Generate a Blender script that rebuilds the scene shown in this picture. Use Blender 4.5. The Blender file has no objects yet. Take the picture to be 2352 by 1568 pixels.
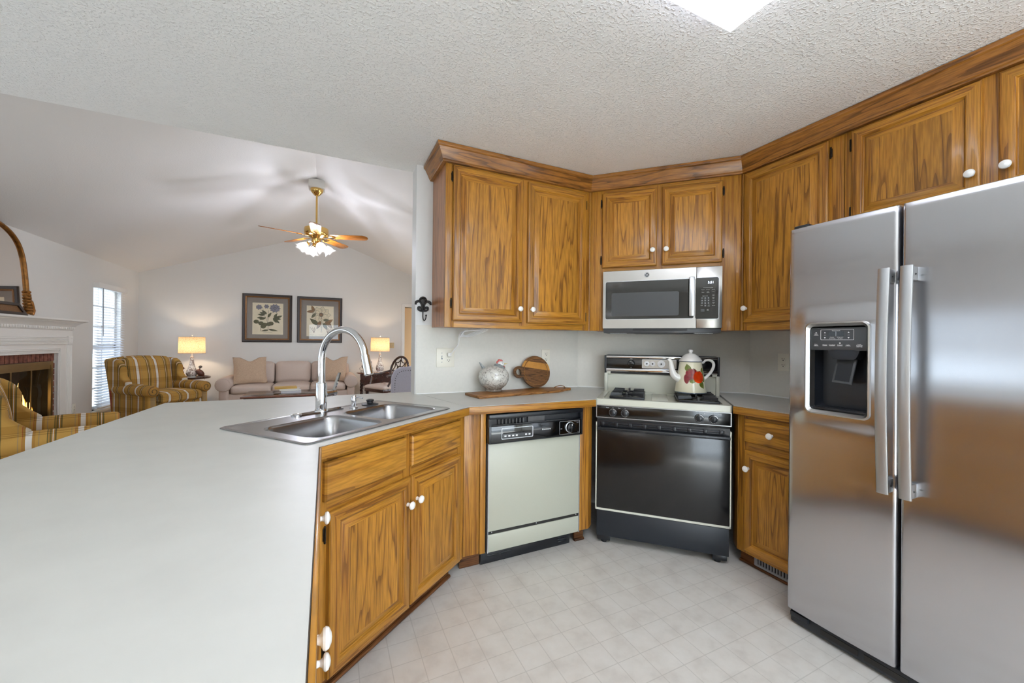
import bpy, bmesh, math, random
from mathutils import Vector, Matrix
R = math.radians
sc = bpy.context.scene
COL = sc.collection
# ------------------------------------------------------------------ camera
F_PX, TH, PITCH, ROLL, EYE = 896.3, 1.13129537, 0.00192824, 0.00958923, 1.266
Xd = Vector((math.sin(TH), math.cos(TH), 0)); Yd = Vector((-math.cos(TH), math.sin(TH), 0)); Zd = Vector((0, 0, 1))
fw = Vector((0, math.cos(PITCH), math.sin(PITCH))); ri = Vector((1, 0, 0)); up = ri.cross(fw)
ri2 = ri*math.cos(ROLL)+up*math.sin(ROLL); up2 = up*math.cos(ROLL)-ri*math.sin(ROLL)
tok = lambda v: Vector((v.dot(Xd), v.dot(Yd), v.dot(Zd)))
r_, u_, f_ = tok(ri2), tok(up2), tok(fw)
cd = bpy.data.cameras.new('camera'); cam = bpy.data.objects.new('camera', cd); COL.objects.link(cam)
cd.sensor_width = 36; cd.lens = 36*F_PX/2352; cd.clip_start = 0.02; cd.clip_end = 200
M = Matrix.Identity(4)
for i in range(3):
    M[i][0], M[i][1], M[i][2] = r_[i], u_[i], -f_[i]
M.translation = Vector((0, 0, EYE)); cam.matrix_world = M
sc.camera = cam
# ------------------------------------------------------------------ sky, light, exposure
sc.view_settings.view_transform = 'Standard'; sc.view_settings.look = 'None'
sc.view_settings.gamma = 1; sc.view_settings.use_curve_mapping = False
sc.view_settings.exposure = 0.2
SKY = 1.35; SKY_FRONT = 8.5; FIXTURE = 7.2; FANBULB = 300.0; LAMPBULB = 210.0; PENDANT = 650.0; SUN = 62.0
w = bpy.data.worlds.new('sky'); sc.world = w; w.use_nodes = True
bgn = w.node_tree.nodes['Background']; bgn.inputs[0].default_value = (0.80, 0.90, 1.0, 1); 
wt_ = w.node_tree; tcw = wt_.nodes.new('ShaderNodeTexCoord'); spw = wt_.nodes.new('ShaderNodeSeparateXYZ'); mrw = wt_.nodes.new('ShaderNodeMapRange')
wt_.links.new(tcw.outputs['Generated'], spw.inputs[0]); wt_.links.new(spw.outputs[1], mrw.inputs['Value']); wt_.links.new(mrw.outputs[0], bgn.inputs[1])
for k_, v_ in (('From Min', -.9), ('From Max', -.2), ('To Min', SKY_FRONT), ('To Max', SKY)): mrw.inputs[k_].default_value = v_     # sky is brightest on the sun's side
def portal(loc, rot, sx, sy):
    l = bpy.data.lights.new('window_portal', 'AREA'); l.shape = 'RECTANGLE'; l.size = sx; l.size_y = sy
    l.cycles.is_portal = True
    o = bpy.data.objects.new('window_portal', l); COL.objects.link(o); o.location = loc; o.rotation_euler = rot
# window openings: (wall, from, to, bottom, top)
WIN_LEFT = [(7.60, 8.42, 0.22, 2.05), (1.0, 4.3, 0.80, 1.72)]   # in the wall at X=-3.05, given along Y
ADDED_WIN_FRONT = [(-0.9, 2.3, 0.06, 2.08)]  # unseen patio opening added so daylight reaches the range corner
ADDED_WIN_RIGHT = [(3.3, 5.1, 0.25, 2.05), (5.7, 7.3, 0.25, 2.05)]   # added for daylight in the living room right wall, hidden by the kitchen wall
                                              # in the wall at Y=-3.2, given along X
XL, YB, YF, XB, CH = -3.05, 9.06, -3.2, 2.74, 2.44
for a, b, z0, z1 in WIN_LEFT: portal((XL-.13, (a+b)/2, (z0+z1)/2), (0, R(-90), 0), z1-z0, b-a)
for a, b, z0, z1 in ADDED_WIN_FRONT: portal(((a+b)/2, YF-.13, (z0+z1)/2), (R(90), 0, 0), b-a, z1-z0)
for a, b, z0, z1 in ADDED_WIN_RIGHT: portal((2.62+.13, (a+b)/2, (z0+z1)/2), (0, R(90), 0), z1-z0, b-a)
sl = bpy.data.lights.new('sun', 'SUN'); sl.energy = SUN; sl.color = (.88, .95, 1); sl.angle = R(1); so_ = bpy.data.objects.new('sun', sl); COL.objects.link(so_)
so_.location = (0, -20, 30); so_.rotation_euler = Vector((.10, -.60, .80)).to_track_quat('Z', 'Y').to_euler()      # shines in through the added patio door behind the camera
sc.cycles.max_bounces = 10; sc.cycles.diffuse_bounces = 6; sc.cycles.glossy_bounces = 5
sc.cycles.transparent_max_bounces = 12; sc.cycles.sample_clamp_indirect = 6.0
sc.cycles.caustics_reflective = False; sc.cycles.caustics_refractive = False
# ------------------------------------------------------------------ materials
def lin(c):
    if isinstance(c, str):
        c = [int(c[i:i+2], 16)/255 for i in (0, 2, 4)]
        c = [x/12.92 if x <= .04045 else ((x+.055)/1.055)**2.4 for x in c]
    return (c[0], c[1], c[2], 1)
def nmat(name):
    m = bpy.data.materials.new(name); m.use_nodes = True
    nt = m.node_tree; return m, nt, nt.nodes['Principled BSDF']
def N(nt, t, **kw):
    n = nt.nodes.new(t)
    for k, v in kw.items():
        if k == 'ins':
            for kk, vv in v.items(): n.inputs[kk].default_value = vv
        else: setattr(n, k, v)
    return n
def L(nt, a, b): nt.links.new(a, b)
def mat(name, col, rough=.5, metal=0, spec=.5, coat=0, emit=None, es=0, sub=0, aniso=0, noise=0, nscale=20, bump=0, bscale=200, trans=0):
    m, nt, p = nmat(name)
    p.inputs['Base Color'].default_value = lin(col); p.inputs['Roughness'].default_value = rough
    p.inputs['Metallic'].default_value = metal; p.inputs['Specular IOR Level'].default_value = spec
    p.inputs['Coat Weight'].default_value = coat; p.inputs['Coat Roughness'].default_value = .1
    if trans: p.inputs['Transmission Weight'].default_value = trans
    if aniso:
        p.inputs['Anisotropic'].default_value = aniso; p.inputs['Anisotropic Rotation'].default_value = 0
        t = N(nt, 'ShaderNodeTangent', direction_type='RADIAL', axis='Z'); L(nt, t.outputs[0], p.inputs['Tangent'])
    if emit is not None:
        p.inputs['Emission Color'].default_value = lin(emit); p.inputs['Emission Strength'].default_value = es
    if noise or bump: tc = N(nt, 'ShaderNodeTexCoord')
    if noise:
        n = N(nt, 'ShaderNodeTexNoise', ins={'Scale': nscale, 'Detail': 4})
        L(nt, tc.outputs['Object'], n.inputs['Vector'])
        r = N(nt, 'ShaderNodeMapRange', ins={'From Min': .3, 'From Max': .7, 'To Min': 1-noise, 'To Max': 1+noise})
        L(nt, n.outputs['Fac'], r.inputs['Value'])
        mx = N(nt, 'ShaderNodeMix', data_type='RGBA', blend_type='MULTIPLY', ins={0: 1.0})
        mx.inputs[6].default_value = lin(col); L(nt, r.outputs[0], mx.inputs[7]); L(nt, mx.outputs[2], p.inputs['Base Color'])
    if bump:
        n = N(nt, 'ShaderNodeTexNoise', ins={'Scale': bscale, 'Detail': 2}); L(nt, tc.outputs['Object'], n.inputs['Vector'])
        b = N(nt, 'ShaderNodeBump', ins={'Strength': bump, 'Distance': .002}); L(nt, n.outputs['Fac'], b.inputs['Height'])
        L(nt, b.outputs[0], p.inputs['Normal'])
    return m
def ramp(nt, stops, interp='LINEAR'):
    n = N(nt, 'ShaderNodeValToRGB'); cr = n.color_ramp; cr.interpolation = interp
    while len(cr.elements) > 1: cr.elements.remove(cr.elements[-1])
    cr.elements[0].position = stops[0][0]; cr.elements[0].color = lin(stops[0][1])
    for pz, c in stops[1:]:
        e = cr.elements.new(pz); e.color = lin(c)
    return n
def oak(name, scale, rings, light='BE8436', mid='A8702C', dark='74481C', rough=.32, spread=.35, coat=.22):
    """contour lines of a stretched noise field read as plain-sawn grain; fine pores on top"""
    m, nt, p = nmat(name)
    tc = N(nt, 'ShaderNodeTexCoord'); oi = N(nt, 'ShaderNodeObjectInfo')
    off = N(nt, 'ShaderNodeVectorMath', operation='SCALE', ins={'Scale': 9.0}); 
    cx = N(nt, 'ShaderNodeCombineXYZ')
    for i in range(3): L(nt, oi.outputs['Random'], cx.inputs[i])
    L(nt, cx.outputs[0], off.inputs[0])
    mp = N(nt, 'ShaderNodeVectorMath', operation='MULTIPLY'); mp.inputs[1].default_value = scale
    L(nt, tc.outputs['Object'], mp.inputs[0])
    ad = N(nt, 'ShaderNodeVectorMath', operation='ADD'); L(nt, mp.outputs[0], ad.inputs[0]); L(nt, off.outputs[0], ad.inputs[1])
    n = N(nt, 'ShaderNodeTexNoise', ins={'Scale': 1.0, 'Detail': 2.2, 'Roughness': .45, 'Distortion': .25}); L(nt, ad.outputs[0], n.inputs['Vector'])
    ml = N(nt, 'ShaderNodeMath', operation='MULTIPLY'); ml.inputs[1].default_value = rings; L(nt, n.outputs['Fac'], ml.inputs[0])
    fr = N(nt, 'ShaderNodeMath', operation='FRACT'); L(nt, ml.outputs[0], fr.inputs[0])
    cr = ramp(nt, [(0, mid), (.15, light), (.55, light), (.80, mid), (.93, dark), (1, dark)]); L(nt, fr.outputs[0], cr.inputs[0])
    # pores
    v2 = N(nt, 'ShaderNodeVectorMath', operation='MULTIPLY'); k = 14.0
    v2.inputs[1].default_value = (k, k, k); L(nt, ad.outputs[0], v2.inputs[0])
    pn = N(nt, 'ShaderNodeTexNoise', ins={'Scale': 1.0, 'Detail': 2}); L(nt, v2.outputs[0], pn.inputs['Vector'])
    mr = N(nt, 'ShaderNodeMapRange', ins={'From Min': .38, 'From Max': .6, 'To Min': .74, 'To Max': 1.07}); L(nt, pn.outputs['Fac'], mr.inputs['Value'])
    # broad tone
    bn = N(nt, 'ShaderNodeTexNoise', ins={'Scale': .35, 'Detail': 2}); L(nt, ad.outputs[0], bn.inputs['Vector'])
    br = N(nt, 'ShaderNodeMapRange', ins={'From Min': .3, 'From Max': .7, 'To Min': 1-spread*.6, 'To Max': 1+spread*.6}); L(nt, bn.outputs['Fac'], br.inputs['Value'])
    mm = N(nt, 'ShaderNodeMath', operation='MULTIPLY'); L(nt, mr.outputs[0], mm.inputs[0]); L(nt, br.outputs[0], mm.inputs[1])
    mx = N(nt, 'ShaderNodeMix', data_type='RGBA', blend_type='MULTIPLY', ins={0: 1.0}); L(nt, cr.outputs[0], mx.inputs[6]); L(nt, mm.outputs[0], mx.inputs[7])
    L(nt, mx.outputs[2], p.inputs['Base Color'])
    p.inputs['Roughness'].default_value = rough; p.inputs['Specular IOR Level'].default_value = .3; p.inputs['Coat Weight'].default_value = coat; p.inputs['Coat Roughness'].default_value = .09
    b = N(nt, 'ShaderNodeBump', ins={'Strength': .12, 'Distance': .001}); L(nt, mr.outputs[0], b.inputs['Height']); L(nt, b.outputs[0], p.inputs['Normal'])
    return m
MT = {}
MT['oak_v'] = oak('oak_straight_upright', (26, 26, .7), 5, light='A8742A', mid='986424', dark='7A4E1C', spread=.3)
MT['oak_h'] = oak('oak_straight_level', (.9, .9, 26), 5, light='AC782C', mid='9C6826', dark='80521F', spread=.25)
MT['oak_p'] = oak('oak_cathedral_upright', (11, 11, .75), 10, light='AA762A', mid='9A6824', dark='7A501C', spread=.3)
MT['oak_d'] = oak('oak_cathedral_level', (.8, .8, 9), 8, light='B07C2E', mid='A26E28', dark='865A22', spread=.25)
MT['oak_side'] = oak('oak_side_panel', (14, 14, .8), 6, light='A8724A', mid='9C6642', dark='885636', rough=.35, spread=.2)
MT['crown'] = oak('oak_crown', (1.1, 1.1, 14), 6, light='98642A', mid='8A5824', dark='6A421A', spread=.25)
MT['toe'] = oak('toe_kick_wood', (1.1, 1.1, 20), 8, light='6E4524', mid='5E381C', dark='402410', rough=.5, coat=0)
MT['acacia'] = oak('acacia', (2.5, 26, 26), 9, light='9E6E3C', mid='8C5E30', dark='644020', rough=.45, coat=0)
MT['acacia_d'] = oak('acacia_dark', (3, 22, 22), 9, light='7A5430', mid='684526', dark='483018', rough=.45, coat=0)
MT['acacia_l'] = mat('acacia_light_band', 'B57E34', .45, noise=.12, nscale=30)
MT['mahog'] = mat('dark_mahogany', '3A211A', .25, coat=.5, noise=.25, nscale=14)
MT['mahog_r'] = mat('red_mahogany', '6A3A28', .22, coat=.6, noise=.2, nscale=14)
MT['blade'] = oak('fan_blade_oak', (2, 30, 30), 8, light='B5702A', mid='A05E20', dark='704012')
MT['wall'] = mat('wall_paint', 'DAD7D2', .6, bump=.05, bscale=300)
MT['wall_w'] = mat('kitchen_wall_paint', 'DEDEDC', .55)
MT['splash'] = mat('laminate_backsplash', 'D8D5CC', .38, noise=.02, nscale=60, bump=.04, bscale=500)
MT['trimw'] = mat('white_gloss_trim', 'E6E3DE', .35)
MT['caulk'] = mat('white_caulk', 'F2F2F0', .4)
MT['counter'] = mat('laminate_counter', 'C6C6C0', .38, noise=.03, nscale=9)
MT['counter2'] = mat('laminate_edge_line', '3E3226', .5)
MT['knob'] = mat('white_ceramic', 'F4F3EE', .12, coat=.6)
MT['hinge'] = mat('dark_bronze', '2A241E', .35, metal=.8)
MT['black'] = mat('black_enamel', '0B0C0E', .18, coat=.4)
MT['blackg'] = mat('black_glass', '0A0B0C', .06, coat=.5)
MT['ovenglass'] = mat('oven_door_glass', '101011', .16, spec=.6)
MT['navy'] = mat('dark_plastic', '15181D', .3)
MT['navy2'] = mat('dark_plastic_soft', '1B2027', .42)
MT['grey'] = mat('grey_plastic', '3C3E40', .35)
MT['greyl'] = mat('light_grey_plastic', '8E9196', .4)
MT['almond'] = mat('almond_enamel', 'CBCCBE', .22, coat=.3)
MT['almondp'] = mat('almond_panel', 'B0B1A2', .35, noise=.015, nscale=200)
MT['steel'] = mat('brushed_stainless', 'C2C2C6', .20, metal=1, aniso=.93)
MT['steelmw'] = mat('satin_stainless', 'B4B2AE', .28, metal=1, noise=.05, nscale=5)
MT['handle'] = mat('satin_aluminium', 'B6B8BA', .33, metal=.9)
MT['sink'] = mat('sink_steel', 'A6A6A8', .24, metal=1, noise=.06, nscale=12)
MT['chrome'] = mat('chrome', 'DCDDE0', .05, metal=1)
MT['silver'] = mat('silver_line', 'C2C4C8', .3, metal=.7)
MT['white'] = mat('white_print', 'F0F0F0', .5)
MT['whitep'] = mat('white_plastic', 'ECEBE6', .35)
MT['ivory'] = mat('ivory_plastic', 'E8E4D6', .35)
MT['tan'] = mat('tan_plastic', 'C2AA7C', .4)
MT['slot'] = mat('slot_dark', '1A1815', .6)
MT['iron'] = mat('cast_iron', '17181C', .42, noise=.2, nscale=60)
MT['ironhook'] = mat('wrought_iron', '2E2B2A', .5, metal=.5, bump=.5, bscale=500)
MT['rubber'] = mat('black_rubber', '14161A', .45)
MT['cord'] = mat('white_cord', 'EDEDEE', .4)
MT['lcd'] = mat('lcd_digits', 'DDEBFF', .4, emit='DDEBFF', es=3.0)
MT['fixture'] = mat('light_diffuser', 'FFFFFF', .5, emit='E6ECFC', es=FIXTURE)
MT['fixside'] = mat('diffuser_side', 'FFFFFF', .5, emit='E6ECFC', es=FIXTURE*.5)
MT['brass'] = mat('polished_brass', 'D9B26A', .14, metal=1)
MT['antbrass'] = mat('antique_brass', '8E7A58', .3, metal=.9, noise=.1, nscale=8)
MT['gold'] = mat('gilded_wood', '8A5A22', .32, metal=.6, noise=.35, nscale=30, bump=.4, bscale=60)
# living room cloth
MT['sofa'] = mat('beige_sofa_cloth', 'C4B2A6', .85, noise=.04, nscale=120, bump=.25, bscale=500)
MT['pillow'] = mat('slub_linen', 'B89E86', .85, noise=.12, nscale=90, bump=.3, bscale=300)
MT['lilac'] = mat('grey_lilac_cloth', 'B9B6C4', .85, noise=.04, nscale=60)
MT['carpet'] = mat('beige_carpet', 'B8A690', .95, noise=.1, nscale=150, bump=.6, bscale=300)
MT['cream'] = mat('cream_hall_paint', 'CDB898', .6)
MT['paper'] = mat('print_paper', 'F0DFC2', .7, noise=.06, nscale=6)
MT['matb'] = mat('taupe_mat_board', '8C8078', .7)
MT['ink'] = mat('ink_dark', '4A4438', .8)
MT['petal'] = mat('petal_wash', 'E2CFAE', .8, noise=.15, nscale=40)
MT['petal2'] = mat('petal_grey_wash', '8E8894', .8, noise=.15, nscale=40)
MT['leafo'] = mat('leaf_olive', '5E5A3C', .8, noise=.2, nscale=40)
MT['leafb'] = mat('leaf_brown', '8A6238', .8, noise=.2, nscale=40)
MT['framed'] = mat('dark_frame', '2A1E1A', .4, coat=.0)
MT['frameg'] = mat('bronze_fillet', '7A542E', .4, metal=.4, noise=.4, nscale=150)
MT['bookb'] = mat('book_cloth_grey', 'C8C8CC', .6)
MT['bookw'] = mat('book_pages', 'E6E2D8', .7)
MT['booky'] = mat('book_cover_yellow', 'C49E4E', .5)
MT['bird'] = mat('carved_bird_brown', '5A3020', .35, noise=.3, nscale=40)
MT['birdg'] = mat('carved_bird_grey', '55504C', .45, noise=.3, nscale=40)
MT['soot'] = mat('firebox_soot', '2A2724', .8, noise=.3, nscale=8)
MT['log'] = mat('charred_log', '1C130E', .9, noise=.5, nscale=30, bump=1, bscale=60)
MT['ember'] = mat('ember', '30100A', .8, emit='FF5A14', es=2.5)
MT['clockface'] = mat('clock_face', 'C2AE8C', .5)
MT['red'] = mat('comb_red', 'B4544E', .25, coat=.5, noise=.2, nscale=80)
MT['yellowb'] = mat('beak_yellow', 'D8C890', .3)
MT['greyfeather'] = mat('neck_grey', '8E9494', .25, coat=.4, noise=.35, nscale=60)
MT['kettle'] = mat('cream_enamel', 'E4DFC4', .12, coat=.6)
MT['kettlew'] = mat('white_enamel', 'E6E5E0', .12, coat=.6)
MT['kettleb'] = mat('grey_enamel_rim', '56606A', .2, coat=.5)
MT['apple'] = mat('apple_print', 'C83A10', .14, coat=.6, noise=.35, nscale=22)
MT['grape'] = mat('dark_red_print', '7A1620', .14, coat=.6, noise=.4, nscale=110)
MT['kleaf'] = mat('leaf_print', '66702C', .14, coat=.6, noise=.3, nscale=45)
MT['stem'] = mat('stem_print', '4E3A1E', .2, coat=.5)
def special():
    # popcorn / splatter ceiling
    m, nt, p = nmat('textured_ceiling'); p.inputs['Roughness'].default_value = .55
    p.inputs['Base Color'].default_value = lin('F3F3F2')
    tc = N(nt, 'ShaderNodeTexCoord')
    n1 = N(nt, 'ShaderNodeTexNoise', ins={'Scale': 95, 'Detail': 2, 'Roughness': .5, 'Distortion': .2}); L(nt, tc.outputs['Object'], n1.inputs['Vector'])
    m1 = N(nt, 'ShaderNodeMapRange', interpolation_type='SMOOTHSTEP', ins={'From Min': .46, 'From Max': .74, 'To Min': 0, 'To Max': 1}); L(nt, n1.outputs['Fac'], m1.inputs['Value'])
    b = N(nt, 'ShaderNodeBump', ins={'Strength': .55, 'Distance': .005}); L(nt, m1.outputs[0], b.inputs['Height']); L(nt, b.outputs[0], p.inputs['Normal'])
    MT['ceil'] = m
    m, nt, p = nmat('vaulted_ceiling'); p.inputs['Roughness'].default_value = .6; p.inputs['Base Color'].default_value = lin('E4E2E0')
    tc = N(nt, 'ShaderNodeTexCoord')
    n1 = N(nt, 'ShaderNodeTexNoise', ins={'Scale': 90, 'Detail': 2}); L(nt, tc.outputs['Object'], n1.inputs['Vector'])
    b = N(nt, 'ShaderNodeBump', ins={'Strength': .25, 'Distance': .004}); L(nt, n1.outputs['Fac'], b.inputs['Height']); L(nt, b.outputs[0], p.inputs['Normal'])
    MT['vault'] = m
    # vinyl floor: small squares with a thin darker joint
    m, nt, p = nmat('vinyl_tile_floor'); p.inputs['Roughness'].default_value = .33
    tc = N(nt, 'ShaderNodeTexCoord')
    ad = N(nt, 'ShaderNodeVectorMath', operation='ADD'); ad.inputs[1].default_value = (-.563+.116*40, -1.564+.1157*60, 0); L(nt, tc.outputs['Object'], ad.inputs[0])
    sp = N(nt, 'ShaderNodeSeparateXYZ'); L(nt, ad.outputs[0], sp.inputs[0])
    edge = None
    for i, pit in ((0, .1165), (1, .1157)):
        dv = N(nt, 'ShaderNodeMath', operation='DIVIDE'); dv.inputs[1].default_value = pit; L(nt, sp.outputs[i], dv.inputs[0])
        pp = N(nt, 'ShaderNodeMath', operation='PINGPONG'); pp.inputs[1].default_value = .5; L(nt, dv.outputs[0], pp.inputs[0])
        mr = N(nt, 'ShaderNodeMapRange', ins={'From Min': .008, 'From Max': .020, 'To Min': .55, 'To Max': 0}); L(nt, pp.outputs[0], mr.inputs['Value'])
        if edge is None: edge = mr
        else:
            mx = N(nt, 'ShaderNodeMath', operation='MAXIMUM'); L(nt, edge.outputs[0], mx.inputs[0]); L(nt, mr.outputs[0], mx.inputs[1]); edge = mx
    n = N(nt, 'ShaderNodeTexNoise', ins={'Scale': 9, 'Detail': 6, 'Roughness': .6}); L(nt, tc.outputs['Object'], n.inputs['Vector'])
    cr = ramp(nt, [(.3, 'C6C1BA'), (.5, 'D2CEC7'), (.7, 'D8D5CF')]); L(nt, n.outputs['Fac'], cr.inputs[0])
    # scattered dark specks and scuffs
    v = N(nt, 'ShaderNodeTexVoronoi', ins={'Scale': 9.0}); L(nt, tc.outputs['Object'], v.inputs['Vector'])
    sm = N(nt, 'ShaderNodeMapRange', ins={'From Min': .02, 'From Max': .035, 'To Min': .55, 'To Max': 0}); L(nt, v.outputs['Distance'], sm.inputs['Value'])
    mc = N(nt, 'ShaderNodeMix', data_type='RGBA'); mc.inputs[7].default_value = lin('ADA9A2'); L(nt, edge.outputs[0], mc.inputs[0]); L(nt, cr.outputs[0], mc.inputs[6])
    md = N(nt, 'ShaderNodeMix', data_type='RGBA'); md.inputs[7].default_value = lin('5A564E'); L(nt, sm.outputs[0], md.inputs[0]); L(nt, mc.outputs[2], md.inputs[6])
    L(nt, md.outputs[2], p.inputs['Base Color']); MT['floor'] = m
    # plaid upholstery, stripes across one local axis, faint cross lines on another
    def plaid(name, axis, cross, base, base2, pitch):
        m, nt, p = nmat(name); p.inputs['Roughness'].default_value = .85; p.inputs['Specular IOR Level'].default_value = .2
        tc = N(nt, 'ShaderNodeTexCoord'); sp = N(nt, 'ShaderNodeSeparateXYZ'); L(nt, tc.outputs['Object'], sp.inputs[0])
        def frac(ax, pit, off):
            a = N(nt, 'ShaderNodeMath', operation='MULTIPLY_ADD'); a.inputs[1].default_value = 1/pit; a.inputs[2].default_value = off+20; L(nt, sp.outputs[ax], a.inputs[0])
            f = N(nt, 'ShaderNodeMath', operation='FRACT'); L(nt, a.outputs[0], f.inputs[0]); return f
        f = frac(axis, pitch, .5)
        w_, o_, g_ = 'D2CCC4', '6A5C34', '9A8058'
        cr = ramp(nt, [(0, base), (.20, o_), (.235, base2), (.26, w_), (.275, base2), (.30, o_), (.335, base2), (.36, o_), (.385, base), (.52, g_), (.545, base), (.60, base2), (.66, w_), (.78, base2), (.83, '9C4A34'), (.838, base), (.90, g_), (.92, base)], 'CONSTANT')
        L(nt, f.outputs[0], cr.inputs[0])
        f2 = frac(cross, pitch*.8, .2)
        cr2 = ramp(nt, [(0, 'FFFFFF'), (.3, 'B8B0A0'), (.32, 'FFFFFF'), (.36, 'B8B0A0'), (.38, 'FFFFFF'), (.42, 'B8B0A0'), (.44, 'E4DCC8'), (.70, 'FFFFFF')], 'CONSTANT'); L(nt, f2.outputs[0], cr2.inputs[0])
        mx = N(nt, 'ShaderNodeMix', data_type='RGBA', blend_type='MULTIPLY', ins={0: .75}); L(nt, cr.outputs[0], mx.inputs[6]); L(nt, cr2.outputs[0], mx.inputs[7])
        L(nt, mx.outputs[2], p.inputs['Base Color'])
        n = N(nt, 'ShaderNodeTexNoise', ins={'Scale': 500}); L(nt, tc.outputs['Object'], n.inputs['Vector'])
        b = N(nt, 'ShaderNodeBump', ins={'Strength': .2, 'Distance': .001}); L(nt, n.outputs['Fac'], b.inputs['Height']); L(nt, b.outputs[0], p.inputs['Normal'])
        return m
    MT['plaid_x'] = plaid('gold_plaid_across', 0, 2, 'B28A46', 'A2783A', .24)
    MT['plaid_y'] = plaid('gold_plaid_along', 1, 2, 'B28A46', 'A2783A', .24)
    # brick
    m, nt, p = nmat('red_brick'); p.inputs['Roughness'].default_value = .85
    tc = N(nt, 'ShaderNodeTexCoord'); n = N(nt, 'ShaderNodeTexNoise', ins={'Scale': 25, 'Detail': 5}); L(nt, tc.outputs['Object'], n.inputs['Vector'])
    cr = ramp(nt, [(.3, '5A3228'), (.5, '7A4838'), (.7, '8E5C4A')]); L(nt, n.outputs['Fac'], cr.inputs[0]); L(nt, cr.outputs[0], p.inputs['Base Color']); MT['brick'] = m
    MT['mortar'] = mat('mortar', 'A89A84', .9, noise=.1, nscale=60)
    # crackle glaze
    m, nt, p = nmat('crackle_glaze'); p.inputs['Roughness'].default_value = .14; p.inputs['Coat Weight'].default_value = .5
    tc = N(nt, 'ShaderNodeTexCoord'); nn = N(nt, 'ShaderNodeTexNoise', ins={'Scale': 26, 'Detail': 6, 'Roughness': .65}); L(nt, tc.outputs['Object'], nn.inputs['Vector'])
    va = N(nt, 'ShaderNodeVectorMath', operation='SCALE', ins={'Scale': .09}); L(nt, nn.outputs['Color'], va.inputs[0])
    vb = N(nt, 'ShaderNodeVectorMath', operation='ADD'); L(nt, tc.outputs['Object'], vb.inputs[0]); L(nt, va.outputs[0], vb.inputs[1])
    vo = N(nt, 'ShaderNodeTexVoronoi', feature='DISTANCE_TO_EDGE', ins={'Scale': 26}); L(nt, vb.outputs[0], vo.inputs['Vector'])
    cr = ramp(nt, [(0, '55504A'), (.018, '86817A'), (.045, 'D2D0C8')]); L(nt, vo.outputs['Distance'], cr.inputs[0])
    sp = N(nt, 'ShaderNodeSeparateXYZ'); L(nt, tc.outputs['Object'], sp.inputs[0])
    n3 = N(nt, 'ShaderNodeTexNoise', ins={'Scale': 70, 'Detail': 3}); L(nt, tc.outputs['Object'], n3.inputs['Vector'])
    a = N(nt, 'ShaderNodeMath', operation='MULTIPLY_ADD'); a.inputs[1].default_value = .09; a.inputs[2].default_value = -.03; L(nt, n3.outputs['Fac'], a.inputs[0])
    s = N(nt, 'ShaderNodeMath', operation='ADD'); L(nt, sp.outputs[2], s.inputs[0]); L(nt, a.outputs[0], s.inputs[1])
    mr = N(nt, 'ShaderNodeMapRange', ins={'From Min': .025, 'From Max': .075, 'To Min': .8, 'To Max': 0}); L(nt, s.outputs[0], mr.inputs['Value'])
    mx = N(nt, 'ShaderNodeMix', data_type='RGBA'); mx.inputs[7].default_value = lin('6E5A48'); L(nt, mr.outputs[0], mx.inputs[0]); L(nt, cr.outputs[0], mx.inputs[6])
    L(nt, mx.outputs[2], p.inputs['Base Color']); MT['crackle'] = m
    # speckled mercury-glass lamp base
    m, nt, p = nmat('speckled_glass'); p.inputs['Roughness'].default_value = .15; p.inputs['Coat Weight'].default_value = .4
    tc = N(nt, 'ShaderNodeTexCoord'); n = N(nt, 'ShaderNodeTexNoise', ins={'Scale': 38, 'Detail': 4, 'Roughness': .65}); L(nt, tc.outputs['Object'], n.inputs['Vector'])
    cr = ramp(nt, [(.38, '6E5A50'), (.47, 'B8AAA0'), (.54, 'E8E4DC')]); L(nt, n.outputs['Fac'], cr.inputs[0]); L(nt, cr.outputs[0], p.inputs['Base Color']); MT['speckle'] = m
    # burlap shade, lit from inside
    def cloth(name, col, tr, weave):
        m, nt, p = nmat(name); nt.nodes.remove(p); out = nt.nodes['Material Output']
        d = N(nt, 'ShaderNodeBsdfDiffuse'); t = N(nt, 'ShaderNodeBsdfTranslucent'); mx = N(nt, 'ShaderNodeMixShader', ins={0: tr})
        tc = N(nt, 'ShaderNodeTexCoord'); mp = N(nt, 'ShaderNodeMapping'); mp.inputs['Scale'].default_value = (60, 60, 260); L(nt, tc.outputs['Object'], mp.inputs[0])
        n = N(nt, 'ShaderNodeTexNoise', ins={'Scale': 1, 'Detail': 2}); L(nt, mp.outputs[0], n.inputs['Vector'])
        mr = N(nt, 'ShaderNodeMapRange', ins={'From Min': .3, 'From Max': .7, 'To Min': 1-weave, 'To Max': 1+weave*.3}); L(nt, n.outputs['Fac'], mr.inputs['Value'])
        ml = N(nt, 'ShaderNodeMix', data_type='RGBA', blend_type='MULTIPLY', ins={0: 1.0}); ml.inputs[6].default_value = lin(col); L(nt, mr.outputs[0], ml.inputs[7])
        for q in (d, t): L(nt, ml.outputs[2], q.inputs['Color'])
        L(nt, d.outputs[0], mx.inputs[1]); L(nt, t.outputs[0], mx.inputs[2]); L(nt, mx.outputs[0], out.inputs['Surface']); return m
    MT['shade'] = cloth('burlap_shade', 'D6BC98', .27, .5)
    MT['frost'] = cloth('frosted_glass', 'E8E2D8', .4, .08)
    nt = MT['frost'].node_tree; out = nt.nodes['Material Output']; src = out.inputs['Surface'].links[0].from_socket
    tr = N(nt, 'ShaderNodeBsdfTransparent'); mx2 = N(nt, 'ShaderNodeMixShader', ins={0: .90}); L(nt, src, mx2.inputs[1]); L(nt, tr.outputs[0], mx2.inputs[2]); L(nt, mx2.outputs[0], out.inputs['Surface'])
    MT['whiteglass'] = cloth('opal_glass', 'F2F0EC', .12, 0)
    MT['blind'] = cloth('white_blind_slat', 'F2F5FA', .5, 0)
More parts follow.
